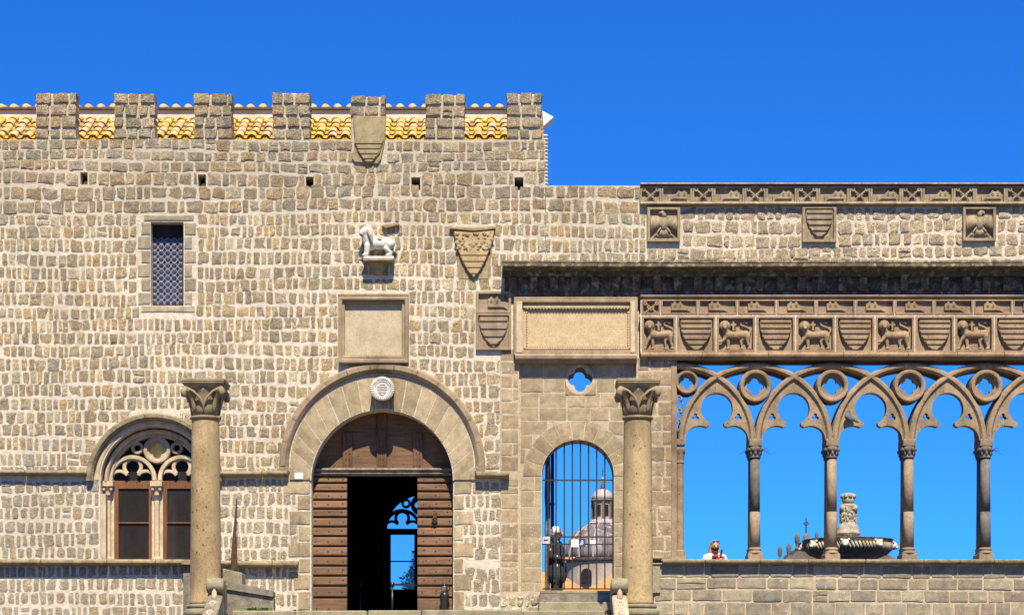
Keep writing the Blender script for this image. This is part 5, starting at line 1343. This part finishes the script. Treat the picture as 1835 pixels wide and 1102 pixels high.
g = Geo(); g.blob(P(1043.3, 971.5, IY - .036), (.028, .004, .045), 10, 6); g.blob(P(1041, 975, IY - .036), (.025, .0035, .02), 8, 6); obj('printed_figure', g, 'poster_pale', n2)
g = Geo(); g.pbox(1057, 1067.5, 967.5, 974, IY - .03, IY - .024); tag(obj('paper_label', g, 'paper'), 'small pale label on the gate right of the poster', 'label')
# timber and downpipe behind the gate
g = Geo(); yy = .95
r = random.Random(9)
pts = [P(981.5 + r.uniform(-.8, .8), py, yy) for py in range(1090, 780, -20)]
g.tube(pts, [.05 + r.uniform(-.006, .006) for _ in pts], 8); tag(obj('timber_post', g, 'oldwood'), 'split weathered timber post behind the left gate jamb', 'post')
t = thing('downpipe', P(990, 1000, 1.2), 'maroon downpipe behind the left side of the gate', 'pipe')
g = Geo(); g.tube([P(990, 1100, 1.2), P(990, 700, 1.2)], .032, 12); obj('pipe', g, 'maroon', t, smooth=True)
g = Geo(); g.tube([P(990, 905, 1.2), P(990, 901, 1.2)], .04, 12); obj('bracket', g, 'maroon', t)

# ================================================================== THINGS BY THE DOOR
ty = .18
t = thing('ash_stand', P(798, 1093, ty), 'black cylindrical bin with steel opening by the right door leaf', 'bin')
bx, bz = X(796.5, ty), Z(1110, ty)
obj('body', Geo().lathe([(.075, 0), (.08, .02), (.08, .42), (.085, .45), (.062, .50)], bx, ty, bz, 20), 'black', t, smooth=True)
obj('steel_collar', Geo().lathe([(.058, .50), (.055, .60), (.055, .61)], bx, ty, bz, 20), 'steel', t, smooth=True)
obj('lid', Geo().lathe([(.06, .612), (.062, .64), (.04, .655), (0, .66)], bx, ty, bz, 20), 'black', t, smooth=True)
g = Geo(); g.tube([(bx + .06, ty - .03, bz + .52), (bx + .095, ty - .05, bz + .54), (bx + .095, ty - .05, bz + .6), (bx + .06, ty - .03, bz + .61)], .01, 6); obj('handle', g, 'black', t)
for k, (px, lab) in enumerate(((703, 'black rope barrier post inside the hall before the lit window'), (646, 'slim barrier post standing inside the dark hall, left of the other post'))):
    yy = 1.6 + .4 * k; z0 = TZ - .02
    t = thing('barrier_post', (X(px, yy), yy, z0), lab, 'barrier post', 'rope barrier posts')
    zt = Z(1043, yy)
    obj('pole', Geo().lathe([(.02, .03), (.02, zt - z0 - .08)], X(px, yy), yy, z0, 12), 'black', t, smooth=True)
    obj('head', Geo().lathe([(.03, zt - z0 - .08), (.04, zt - z0 - .06), (.04, zt - z0), (.0, zt - z0 + .01)], X(px, yy), yy, z0, 12), 'black', t, smooth=True)
    obj('foot', Geo().lathe([(.16, .0), (.16, .015), (.03, .035)], X(px, yy), yy, z0, 20), 'black', t, smooth=True)
g = Geo(); g.box(X(704, 1.6), X(790, 1.6), 1.59, 1.61, Z(1049, 1.6), Z(1045, 1.6)); tag(obj('barrier_belt', g, 'black'), 'black belt stretched from the barrier post across the hall window', 'belt')
# dry thorny stalk against the wall
yy = -1.35
t = thing('dry_stalk', P(420, 1020, yy), 'dry thorny stalk leaning on the wall right of the left column', 'dry plant')
r = random.Random(6)
base = [(418, 1022), (418.5, 990), (420, 960), (422, 935), (423.5, 910), (424.5, 891)]
g = Geo(); g.tube([P(a, b, yy) for a, b in base], [.045, .04, .03, .022, .015, .006], 7); g.tube([P(423, 1020, yy - .02), P(423, 985, yy), P(425, 955, yy)], [.025, .02, .008], 6); obj('stem', g, 'rust', t)
g = Geo()
for k in range(46):
    u = r.uniform(0, 1); i = min(4, int(u * 5)); f = u * 5 - i
    a = base[i][0] + (base[i + 1][0] - base[i][0]) * f; b = base[i][1] + (base[i + 1][1] - base[i][1]) * f
    an = r.choice([-1, 1]) * r.uniform(.4, 1.5); ln = r.uniform(3, 9) * (1.2 - u)
    g.tube([P(a, b, yy), P(a + ln * math.sin(an), b + ln * math.cos(an) * .5, yy + r.uniform(-.06, .04))], [.013, .004], 4)
obj('thorns', g, 'rust', t)
# weeds on the steps
def weed(px, py, yy, n, h, label, seed):
    r = random.Random(seed); g = Geo(); b = Vector(P(px, py, yy))
    for k in range(n):
        a = r.uniform(0, 2 * PI); l = h * r.uniform(.5, 1); ou = r.uniform(.3, 1.1) * l
        s = b + Vector((r.uniform(-.1, .1), r.uniform(-.03, .03), 0)); d = Vector((math.cos(a) * ou, math.sin(a) * ou * .5, l)); w = Vector((-math.sin(a), math.cos(a), 0)) * .016
        m = s + d * .6
        g.add([s - w * .3, s + w * .3, m + w, m - w, s + d * .95 - Vector((0, 0, .2 * l))], [(0, 1, 2, 3), (3, 2, 4)])
    tag(obj('weed', g, 'green'), label, 'weed', 'weeds on the steps')
weed(452, 1096, -2.75, 40, .12, 'green weed growing at the foot of the left stair parapet', 1)
weed(475, 1094, -2.75, 34, .09, 'small green weed between the left parapet and the portal', 2)
weed(535, 1094, -.12, 16, .06, 'tiny green weed at the wall foot left of the portal', 5)
weed(1082, 1100, -2.9, 44, .10, 'green weed beside the right stair rail below the gate', 3)

# ================================================================== PEOPLE
def person(name, loc, rot, H, label, build):
    t = thing(name, (0, 0, 0), label, 'person'); t.location = loc; t.rotation_euler = (0, 0, rot)
    WORLD[t.name] = Matrix.Identity(4)          # parts are modelled round the person's own feet
    build(t, H / 1.65); return t
def body_geo(k, arms, look=(0, 0)):
    """standing figure facing -Y, feet at 0; arms = [(elbow, wrist, curl target)] for right(-x), left(+x)"""
    g = Geo()
    def p(x, y, z): return (x * k, y * k, z * k)
    for s in (-1, 1):
        g.limb(p(s * .09, .0, .86), p(s * .095, -.01, .47), .082 * k, .055 * k); g.limb(p(s * .095, -.01, .47), p(s * .095, .02, .09), .052 * k, .036 * k)
        g.limb(p(s * .095, .02, .05), p(s * .10, -.13, .035), .042 * k, .034 * k)
    g.blob(p(0, .0, .92), (.165 * k, .115 * k, .13 * k)); g.limb(p(0, 0, .95), p(0, .0, 1.2), .125 * k, .14 * k, 14); g.blob(p(0, .01, 1.24), (.175 * k, .11 * k, .14 * k))
    g.limb(p(-.13, .01, 1.335), p(.13, .01, 1.335), .055 * k, .055 * k); g.limb(p(0, .01, 1.34), p(0, -.01, 1.45), .055 * k, .05 * k)
    hx, hy = look
    g.blob(p(hx * .01, -.015 + hy * .01, 1.545), (.076 * k, .095 * k, .112 * k), 14, 12); g.blob(p(hx * .01, -.035, 1.475), (.055 * k, .06 * k, .05 * k))
    fx, fy = hx, -math.sqrt(max(0, 1 - hx * hx))
    g.limb(p(.088 * fx, -.015 + .088 * fy, 1.555), p(.108 * fx, -.015 + .108 * fy, 1.515), .011 * k, .016 * k)
    g.blob(p(.088 * fx, -.02 + .085 * fy, 1.478), (.024 * k, .014 * k, .010 * k), 8, 6)
    for s in (-1, 1): g.blob(p(s * .078 * abs(fy) + .0, .0 + s * .075 * hx, 1.53), (.014 * k, .022 * k, .032 * k), 8, 6)
    for (s, el, wr, hd) in arms:
        g.limb(p(s * .175, .01, 1.325), p(*el), .05 * k, .04 * k); g.limb(p(*el), p(*wr), .04 * k, .028 * k)
        w = Vector(wr); d = Vector(hd).normalized(); side = Vector((s, 0, 0)) if abs(d.x) < .7 else Vector((0, 0, 1)); nrm = d.cross(side).normalized()
        palm = w + d * .05; g.limb(p(*w), p(*(w + d * .075)), .026 * k, .034 * k)
        for q in range(4):
            b = w + d * .085 + side * (q - 1.5) * -.019; ln = (.055, .075, .08, .07)[q]
            m = b + d * ln * .6; e = m + (d * .5 + nrm * .8).normalized() * ln * .5
            g.limb(p(*b), p(*m), .0095 * k, .009 * k, 6); g.limb(p(*m), p(*e), .009 * k, .008 * k, 6)
        b = w + d * .03 + side * .03; m = b + (d * .6 + side * .5).normalized() * .045
        g.limb(p(*b), p(*m), .012 * k, .010 * k, 6); g.limb(p(*m), p(*(m + d * .03 + nrm * .012)), .010 * k, .009 * k, 6)
    return g
def cloth(k, arms, top=True):
    g = Geo()
    def p(x, y, z): return (x * k, y * k, z * k)
    if top:
        g.blob(p(0, 0, .93), (.185 * k, .135 * k, .11 * k)); g.limb(p(0, 0, .95), p(0, 0, 1.2), .155 * k, .16 * k, 14); g.blob(p(0, .01, 1.23), (.195 * k, .13 * k, .15 * k)); g.limb(p(-.14, .01, 1.335), p(.14, .01, 1.335), .07 * k, .07 * k)
        for s, el, wr, hd in arms:
            g.limb(p(s * .175, .01, 1.325), p(*el), .068 * k, .056 * k); w = Vector(el).lerp(Vector(wr), .88); g.limb(p(*el), p(*w), .056 * k, .045 * k)
    else:
        g.blob(p(0, .0, .92), (.178 * k, .128 * k, .12 * k))
        for s in (-1, 1):
            g.limb(p(s * .09, .0, .86), p(s * .095, -.01, .47), .098 * k, .075 * k); g.limb(p(s * .095, -.01, .47), p(s * .095, .02, .10), .075 * k, .06 * k)
    return g
def shoes(k):
    g = Geo()
    for s in (-1, 1): g.limb((s * .095 * k, .03 * k, .05 * k), (s * .10 * k, -.14 * k, .04 * k), .052 * k, .042 * k)
    return g
def build_visitor(t, k):
    arms = [(-1, (-.27, -.05, 1.10), (-.07, -.20, 1.17), (1, -.2, .25)), (1, (.27, -.05, 1.10), (.10, -.22, 1.20), (-.5, -.3, .9))]
    obj('body', remeshed(body_geo(k, arms), .009, 'body'), 'skin', t)
    obj('shirt', remeshed(cloth(k, arms), .012, 'shirt'), 'cloth_white', t)
    obj('trousers', remeshed(cloth(k, arms, False), .014, 'trousers'), 'cloth_dark', t); obj('shoes', remeshed(shoes(k), .012, 'shoes'), 'black', t)
    g = Geo(); g.blob((0, .028 * k, 1.578 * k), (.09 * k, .092 * k, .093 * k), 14, 10)
    for s in (-1, 1):
        g.limb((s * .075 * k, .02 * k, 1.57 * k), (s * .092 * k, .03 * k, 1.38 * k), .026 * k, .03 * k); g.limb((s * .06 * k, .06 * k, 1.55 * k), (s * .08 * k, .07 * k, 1.33 * k), .05 * k, .06 * k)
    obj('hair', remeshed(g, .011, 'hair'), 'hair_blond', t)
    g = Geo(); g.blob((0, -.055 * k, 1.487 * k), (.066 * k, .078 * k, .048 * k), 12, 8); obj('face_mask', g, 'cloth_black', t, smooth=True)
    g = Geo()
    for s in (-1, 1): g.blob((s * .036 * k, -.082 * k, 1.632 * k), (.03 * k, .014 * k, .02 * k), 10, 6); g.tube([(s * .064 * k, -.07 * k, 1.63 * k), (s * .092 * k, .0, 1.60 * k)], .005 * k, 5)
    g.tube([(-.01 * k, -.092 * k, 1.635 * k), (.01 * k, -.092 * k, 1.635 * k)], .005 * k, 5); obj('sunglasses', g, 'black', t, smooth=True)
    g = Geo()
    for s in (-1, 1): g.blob((s * .034 * k, -.100 * k, 1.548 * k), (.012 * k, .008 * k, .007 * k), 8, 6)
    obj('eyes', g, 'ink', t)
    g = Geo(); g.blob((.045 * k, -.16 * k, 1.20 * k), (.085 * k, .05 * k, .10 * k), 10, 8); g.blob((.0, -.13 * k, 1.33 * k), (.10 * k, .05 * k, .045 * k), 10, 8); g.limb((.12 * k, -.14 * k, 1.3 * k), (.05 * k, -.17 * k, 1.12 * k), .05 * k, .06 * k)
    obj('scarf', remeshed(g, .012, 'scarf'), 'cloth_red', t)
WYP = 5.35
vis_p = person('person', (X(1281, WYP), WYP, 0), R(8), 1.70, 'person in white shirt, black mask and red scarf behind the loggia parapet', build_visitor)
g = Geo(); g.box(-.022, .022, -.006, .006, -.07, .07); o = obj('phone', g, 'black', bevel=.006); tag(o, 'dark phone held up by the person behind the parapet', 'phone')
o.location = (X(1292.5, WYP - .25), WYP - .27, Z(990, WYP - .25)); o.rotation_euler = (R(-15), R(18), R(10))
def build_walker(t, k):
    arms = [(-1, (-.22, .02, 1.07), (-.15, -.20, 1.02), (.1, -1, .1)), (1, (.22, .02, 1.07), (.16, -.22, 1.05), (-.1, -1, .1))]
    obj('body', remeshed(body_geo(k, arms), .010, 'body'), 'skin', t)
    g = cloth(k, arms); g.limb((0, .02 * k, 1.40 * k), (0, .0, 1.44 * k), .085 * k, .075 * k); g.limb((0, 0, .95 * k), (0, 0, .70 * k), .19 * k, .20 * k, 14)
    obj('jacket', remeshed(g, .013, 'jacket'), 'jacket', t)
    obj('trousers', remeshed(cloth(k, arms, False), .014, 'trousers'), 'cloth_dark', t); obj('shoes', remeshed(shoes(k), .012, 'shoes'), 'black', t)
    g = Geo(); g.blob((0, .025 * k, 1.585 * k), (.10 * k, .105 * k, .095 * k), 14, 10); g.blob((0, .06 * k, 1.52 * k), (.085 * k, .07 * k, .08 * k)); obj('hair', remeshed(g, .011, 'hair'), 'hair_white', t)
    g = Geo()
    for s in (-1, 1): g.blob((s * .034 * k, -.102 * k, 1.548 * k), (.012 * k, .008 * k, .007 * k), 8, 6)
    obj('eyes', g, 'ink', t)
person('person', (X(998, .95), .95, 0), R(68), 1.56, 'person with white hair and dark dotted jacket standing behind the gate', build_walker)

# ================================================================== BEHIND THE LOGGIA
# ---- fountain
fy = 6.0; fx = X(1520, fy); kf = (DIST + fy) / DIST / 100
fz = lambda py: Z(py, fy)
t = thing('fountain', (fx, fy, 0), 'carved stone fountain with lion-masked bowl behind the arcade', 'fountain')
def rel(pairs): return [(r * kf, fz(py)) for r, py in pairs]
obj('pedestal', Geo().lathe([(.55, 0), (.55, .12), (.32, .2), (.26, .5), (.24, .9), (.32, fz(1010))], fx, fy, 0, 24), 'marble_grey', t, smooth=True)
bowl = obj('bowl', Geo().lathe(rel([(25, 1012), (48, 1003), (64, 996), (74, 985), (77, 974), (79, 972), (79, 969), (81, 967.5), (76, 967.5), (66, 972), (0, 974)]), fx, fy, 0, 48), 'fountain_bowl', t, smooth=True)
g = Geo()
for k in range(72):
    a = 2 * PI * k / 72
    d = Vector((math.cos(a), math.sin(a), 0)); d2 = Vector((math.cos(a + .06), math.sin(a + .06), 0)); c = Vector((fx, fy, 0))
    g.tube([c + d * 78 * kf + Vector((0, 0, fz(975))), c + d2 * 77 * kf + Vector((0, 0, fz(984))), c + d2 * 68 * kf + Vector((0, 0, fz(994)))], [.022, .03, .012], 6)
stuff(obj('gadroons', g, 'marble_grey', bowl, smooth=True))
for k in range(8):
    a = 2 * PI * k / 8 - .22; d = Vector((math.cos(a), math.sin(a), 0)); c = Vector((fx, fy, 0)) + d * 80 * kf; tt = Vector((-d.y, d.x, 0))
    g = Geo(); g.blob(c + Vector((0, 0, fz(979))), (.085, .085, .085), 10, 8); g.blob(c + d * .06 + Vector((0, 0, fz(982))), (.05, .05, .04), 8, 6)
    for s in (-1, 1): g.blob(c + tt * s * .075 + Vector((0, 0, fz(973))), (.03, .03, .03), 8, 6)
    obj('lion_mask', g, 'marble', bowl, smooth=True)
obj('stem', Geo().lathe(rel([(20, 969), (22, 965), (15, 964), (22, 957), (23, 955), (19, 953), (20, 947), (17, 941), (14.5, 938), (13.5, 934), (14.5, 932)]), fx, fy, 0, 24), 'marble_grey', t, smooth=True)
obj('drum', Geo().lathe(rel([(13.5, 936.5), (14, 922), (12.5, 908), (14, 905.5), (11.5, 903)]), fx, fy, 0, 24), 'marble_grey', t, smooth=True)
g = Geo(); r = random.Random(12)
for k in range(110):
    a = r.uniform(0, 2 * PI); py = r.uniform(909, 935)
    g.blob((fx + 13.5 * kf * math.cos(a), fy + 13.5 * kf * math.sin(a), fz(py)), (.028, .028, r.uniform(.02, .07)), 7, 6)
for a in (-2.5, -.6): g.blob((fx + 14 * kf * math.cos(a), fy + 14 * kf * math.sin(a), fz(911)), (.06, .06, .07), 8, 6)
obj('carved_figures', g, 'marble_grey', t, smooth=True)
obj('crown', Geo().lathe(rel([(9.5, 903), (10.5, 899), (12, 896.5), (11, 893), (12.5, 889), (11, 885), (6, 883.5), (0, 883)]), fx, fy, 0, 16), 'marble_grey', t, smooth=True)
g = Geo()
for k in range(9):
    a = 2 * PI * k / 9; g.blob((fx + 11 * kf * math.cos(a), fy + 11 * kf * math.sin(a), fz(889)), (.045, .045, .05), 7, 6)
obj('crown_leaves', g, 'marble_grey', t, smooth=True)
# ---- church front with urns and cross, far behind
cy = 45.0
t = thing('church_gable', (X(1470, cy), cy, GZ), 'dark church gable with urn finials and iron cross behind the fountain', 'church')
def C(px, py, y=cy): return (X(px, y), Z(py, y))
g = Geo(); g.plate([(X(1390, cy), GZ), (X(1660, cy), GZ), C(1660, 1002), C(1605, 1000), C(1575, 985), C(1540, 974), C(1440, 974), C(1437, 982), C(1427, 988), C(1420, 997), C(1412, 1006), C(1390, 1010)], [], cy, cy + 6); obj('wall', g, 'far_dark', t)
g = Geo(); g.plate([C(1436, 976), C(1600, 976), C(1600, 972), C(1434, 972)], [], cy - .15, cy + 1); obj('cornice', g, 'far_dark', t)
for px, py, s in ((1400, 1004, .75), (1416, 1003, .85), (1431, 984, .85), (1466, 972, .6)):
    o = (X(px, cy), cy + .4, Z(py, cy)); u = .43 * s
    obj('urn_finial', Geo().lathe([(.10 * s, 0), (.10 * s, .25 * u), (.05 * s, .4 * u), (.09 * s, .75 * u), (.12 * s, .95 * u), (.11 * s, 1.15 * u), (.13 * s, 1.35 * u), (.07 * s, 1.75 * u), (0, 2.0 * u)], *o, 12), 'far_dark', t, smooth=True)
kx = X(1447, cy)
obj('cross_base', Geo().lathe([(.16, 0), (.16, .1), (.1, .16), (.13, .26), (.06, .34), (0.02, .40)], kx, cy + .4, Z(971, cy), 10), 'far_dark', t, smooth=True)
g = Geo(); g.tube([(kx, cy + .4, Z(966, cy)), (kx, cy + .4, Z(926, cy))], [.035, .018], 6); g.tube([(kx - .12, cy + .4, Z(936, cy)), (kx + .12, cy + .4, Z(936, cy))], .02, 6); g.ring(kx, Z(936, cy), .09, .065, cy + .38, cy + .42, n=16); obj('iron_cross', g, 'iron', t)
# ---- dome seen through the gate
dy = 110.0; kd = (DIST + dy) / DIST / 100; dx = X(1080, dy)
dz = lambda py: Z(py, dy)
t = thing('church_dome', (dx, dy, GZ), 'lead-grey church dome with windowed lantern seen through the gate', 'dome')
def rl(pairs): return [(r * kd, dz(py)) for r, py in pairs]
obj('drum', Geo().lathe([(66 * kd, GZ)] + rl([(66, 1012), (66, 1008)]), dx, dy, 0, 32), 'far_stone', t)
obj('cornice', Geo().lathe(rl([(66, 1010), (71, 1007), (72, 1004), (68, 1003)]), dx, dy, 0, 32), 'far_dark', t)
dome = obj('dome_shell', Geo().lathe(rl([(69, 1003.5), (67, 990), (63.5, 976), (57, 964), (48, 954), (37, 946), (26, 940), (22, 938)]), dx, dy, 0, 48), 'lead_roof', t, smooth=True)
for k in range(16):
    a = 2 * PI * k / 16 + .1
    g = Geo(); g.tube([(dx + r_ * kd * math.cos(a), dy + r_ * kd * math.sin(a), dz(py)) for r_, py in ((69, 1002), (67.3, 990), (64, 976), (57.5, 964), (48.5, 954), (37.5, 946), (27, 940))], .07, 6); obj('rib', g, 'lead_white' if k % 2 else 'lead_roof', dome)
obj('lantern_base', Geo().lathe(rl([(25, 941), (26.5, 938), (24, 936), (22, 933), (21, 931)]), dx, dy, 0, 24), 'lead_white', t)
lan = obj('lantern', Geo().lathe(rl([(17.5, 933), (17.5, 897)]), dx, dy, 0, 24), 'far_stone', t)
for k in range(8):
    a = 2 * PI * k / 8 - PI / 2 + .39; d = Vector((math.cos(a), math.sin(a), 0)); tt = Vector((-d.y, d.x, 0)); c = Vector((dx, dy, 0)) + d * 17.4 * kd
    g = Geo(); w = .12; g.add([c - tt * w + Vector((0, 0, dz(925))), c + tt * w + Vector((0, 0, dz(925))), c + tt * w + Vector((0, 0, dz(905))), c - tt * w + Vector((0, 0, dz(905)))] + [c + d * .04 - tt * w + Vector((0, 0, dz(925))), c + d * .04 + tt * w + Vector((0, 0, dz(925))), c + d * .04 + tt * w + Vector((0, 0, dz(905))), c + d * .04 - tt * w + Vector((0, 0, dz(905)))], [(4, 5, 6, 7), (0, 4, 7, 3), (1, 2, 6, 5), (3, 7, 6, 2), (0, 1, 5, 4)]); obj('lantern_window', g, 'pane_dark', lan)
    a += PI / 8; g = Geo(); g.tube([(dx + 18.8 * kd * math.cos(a), dy + 18.8 * kd * math.sin(a), dz(932)), (dx + 18.8 * kd * math.cos(a), dy + 18.8 * kd * math.sin(a), dz(898))], .075, 8); obj('pilaster', g, 'far_dark', lan)
obj('lantern_cornice', Geo().lathe(rl([(20, 899), (22, 897), (21, 895)]), dx, dy, 0, 24), 'far_dark', t)
obj('cupola', Geo().lathe(rl([(20.5, 895.5), (19.5, 889), (16, 882.5), (10, 878), (5, 876), (4, 875)]), dx, dy, 0, 24), 'lead_white', t, smooth=True)
obj('finial', Geo().lathe(rl([(6, 876), (3, 872), (4.5, 870), (2, 866), (3.5, 863), (1, 861)]), dx, dy, 0, 12), 'far_dark', t, smooth=True)
g = Geo(); g.blob((dx, dy, dz(857.5)), (3 * kd, 3 * kd, 3 * kd)); obj('ball', g, 'lead_white', t, smooth=True)
g = Geo(); g.tube([(dx, dy, dz(855)), (dx, dy, dz(838))], .022, 5); g.tube([(dx - .1, dy, dz(844)), (dx + .1, dy, dz(844))], .02, 5); obj('cross', g, 'iron', t)
w0 = dy - 66 * kd - .05
g = Geo(); ax_ = X(1051, w0); g.plate([(ax_ - .36, Z(1044, w0)), (ax_ + .36, Z(1044, w0)), (ax_ + .36, Z(1027, w0))] + arc_pts(ax_, Z(1027, w0), .36, 0, 180, 12)[1:] , [], w0 + .0, w0 + .6); obj('drum_window', g, 'pane_dark', t)
# tiled roofs in front of the dome
for k, (a, b, pk, py, yy, lab) in enumerate(((960, 1052, 985, 1028, 70, 'orange tiled roof below the dome behind the dark-jacketed person'), (1045, 1140, 1120, 1028, 74, 'orange tiled roof below the dome at the right of the gate'))):
    t = thing('tiled_house', (X((a + b) / 2, yy), yy, GZ), lab, 'house', 'tiled houses below the dome')
    g = Geo(); g.plate([(X(a, yy), GZ), (X(b, yy), GZ), (X(b, yy), Z(1062, yy)), (X(a, yy), Z(1062, yy))], [], yy + .4, yy + 6); obj('wall', g, 'far_stone', t)
    g = Geo()
    A, B, Cc, D = (X(a - 4, yy), yy, Z(1064, yy)), (X(b + 4, yy), yy, Z(1064, yy)), (X(pk + 14, yy + 4), yy + 4, Z(py, yy + 4)), (X(pk - 14, yy + 4), yy + 4, Z(py, yy + 4))
    g.add([A, B, Cc, D, (A[0], yy + 8, A[2]), (B[0], yy + 8, B[2])], [(0, 1, 2, 3), (1, 5, 2), (4, 0, 3), (5, 4, 3, 2), (0, 4, 5, 1)]); rf = obj('roof', g, 'far_tile', t)
    g = Geo()
    for i in range(40):
        u = i / 39; p0 = Vector(A).lerp(Vector(B), u); p1 = Vector(D).lerp(Vector(Cc), u); g.tube([p0 + Vector((0, -.02, .03)), p1 + Vector((0, -.02, .03))], .07, 6)
    stuff(obj('tile_rows', g, 'far_tile', rf))
# ---- tree in the palace's shade, seen through the hall window
yy = 17.0
t = thing('tree', (X(752, yy), yy, GZ), 'dark leafy tree seen through the hall back window', 'tree')
g = Geo(); g.tube([(X(752, yy), yy, GZ), (X(750, yy), yy, Z(1120, yy)), (X(753, yy), yy, Z(1050, yy))], [.16, .12, .05], 8)
for s in (-1, 1): g.tube([(X(751, yy), yy, Z(1100, yy)), (X(751 + s * 14, yy), yy + s * .2, Z(1060, yy))], [.07, .02], 6)
obj('trunk', g, 'bark', t)
g = Geo(); r = random.Random(41)
for k in range(3200):
    while True:
        u, v, w = (r.uniform(-1, 1) for _ in range(3))
        if u * u + v * v + w * w < 1 and (u * u + v * v + w * w > .25): break
    lump = 1 + .13 * math.sin(5 * u + 3 * w) + .1 * math.sin(9 * w + 4 * v)
    c = Vector((X(752, yy) + u * .42 * lump, yy + v * .5, Z(1047, yy) + w * .78 * lump)); a = r.uniform(0, 2 * PI); s = r.uniform(.03, .06)
    e1 = Vector((math.cos(a), math.sin(a), r.uniform(-.6, .6))).normalized() * s; e2 = Vector((-math.sin(a), math.cos(a), r.uniform(-.8, .8))).normalized() * s * .55
    g.add([c - e1, c + e2, c + e1, c - e2], [(0, 1, 2, 3)])
obj('crown', g, 'leaf', t)
# ---- pigeon on the tracery
t = thing('pigeon', P(1522, 750, -.05), 'grey pigeon perched on a tracery cusp of the loggia', 'pigeon')
g = Geo(); B = lambda px, py, y=0.0: P(px, py, -.06 + y)
g.limb(B(1519, 746), B(1526, 750), .062, .045, 12); g.limb(B(1519, 745), B(1521, 738), .042, .032); g.blob(B(1521.5, 736.5), (.032, .03, .03)); g.limb(B(1526, 750), B(1538, 756.5), .035, .018)
obj('body', remeshed(g, .009, 'body'), 'pigeon', t)
for s in (-1, 1):
    g = Geo(); g.blob(B(1524, 749, s * .045), (.085, .018, .04), 10, 6, Matrix.Rotation(R(26), 3, 'Y')); obj('wing', g, 'pigeon', t, smooth=True)
    g = Geo(); g.tube([B(1520, 750, s * .02), B(1519.5, 756, s * .02)], .006, 5); obj('leg', g, 'maroon', t)
g = Geo(); g.tube([B(1524, 736.5), B(1527, 737.5)], [.009, .003], 6); obj('beak', g, 'came', t)
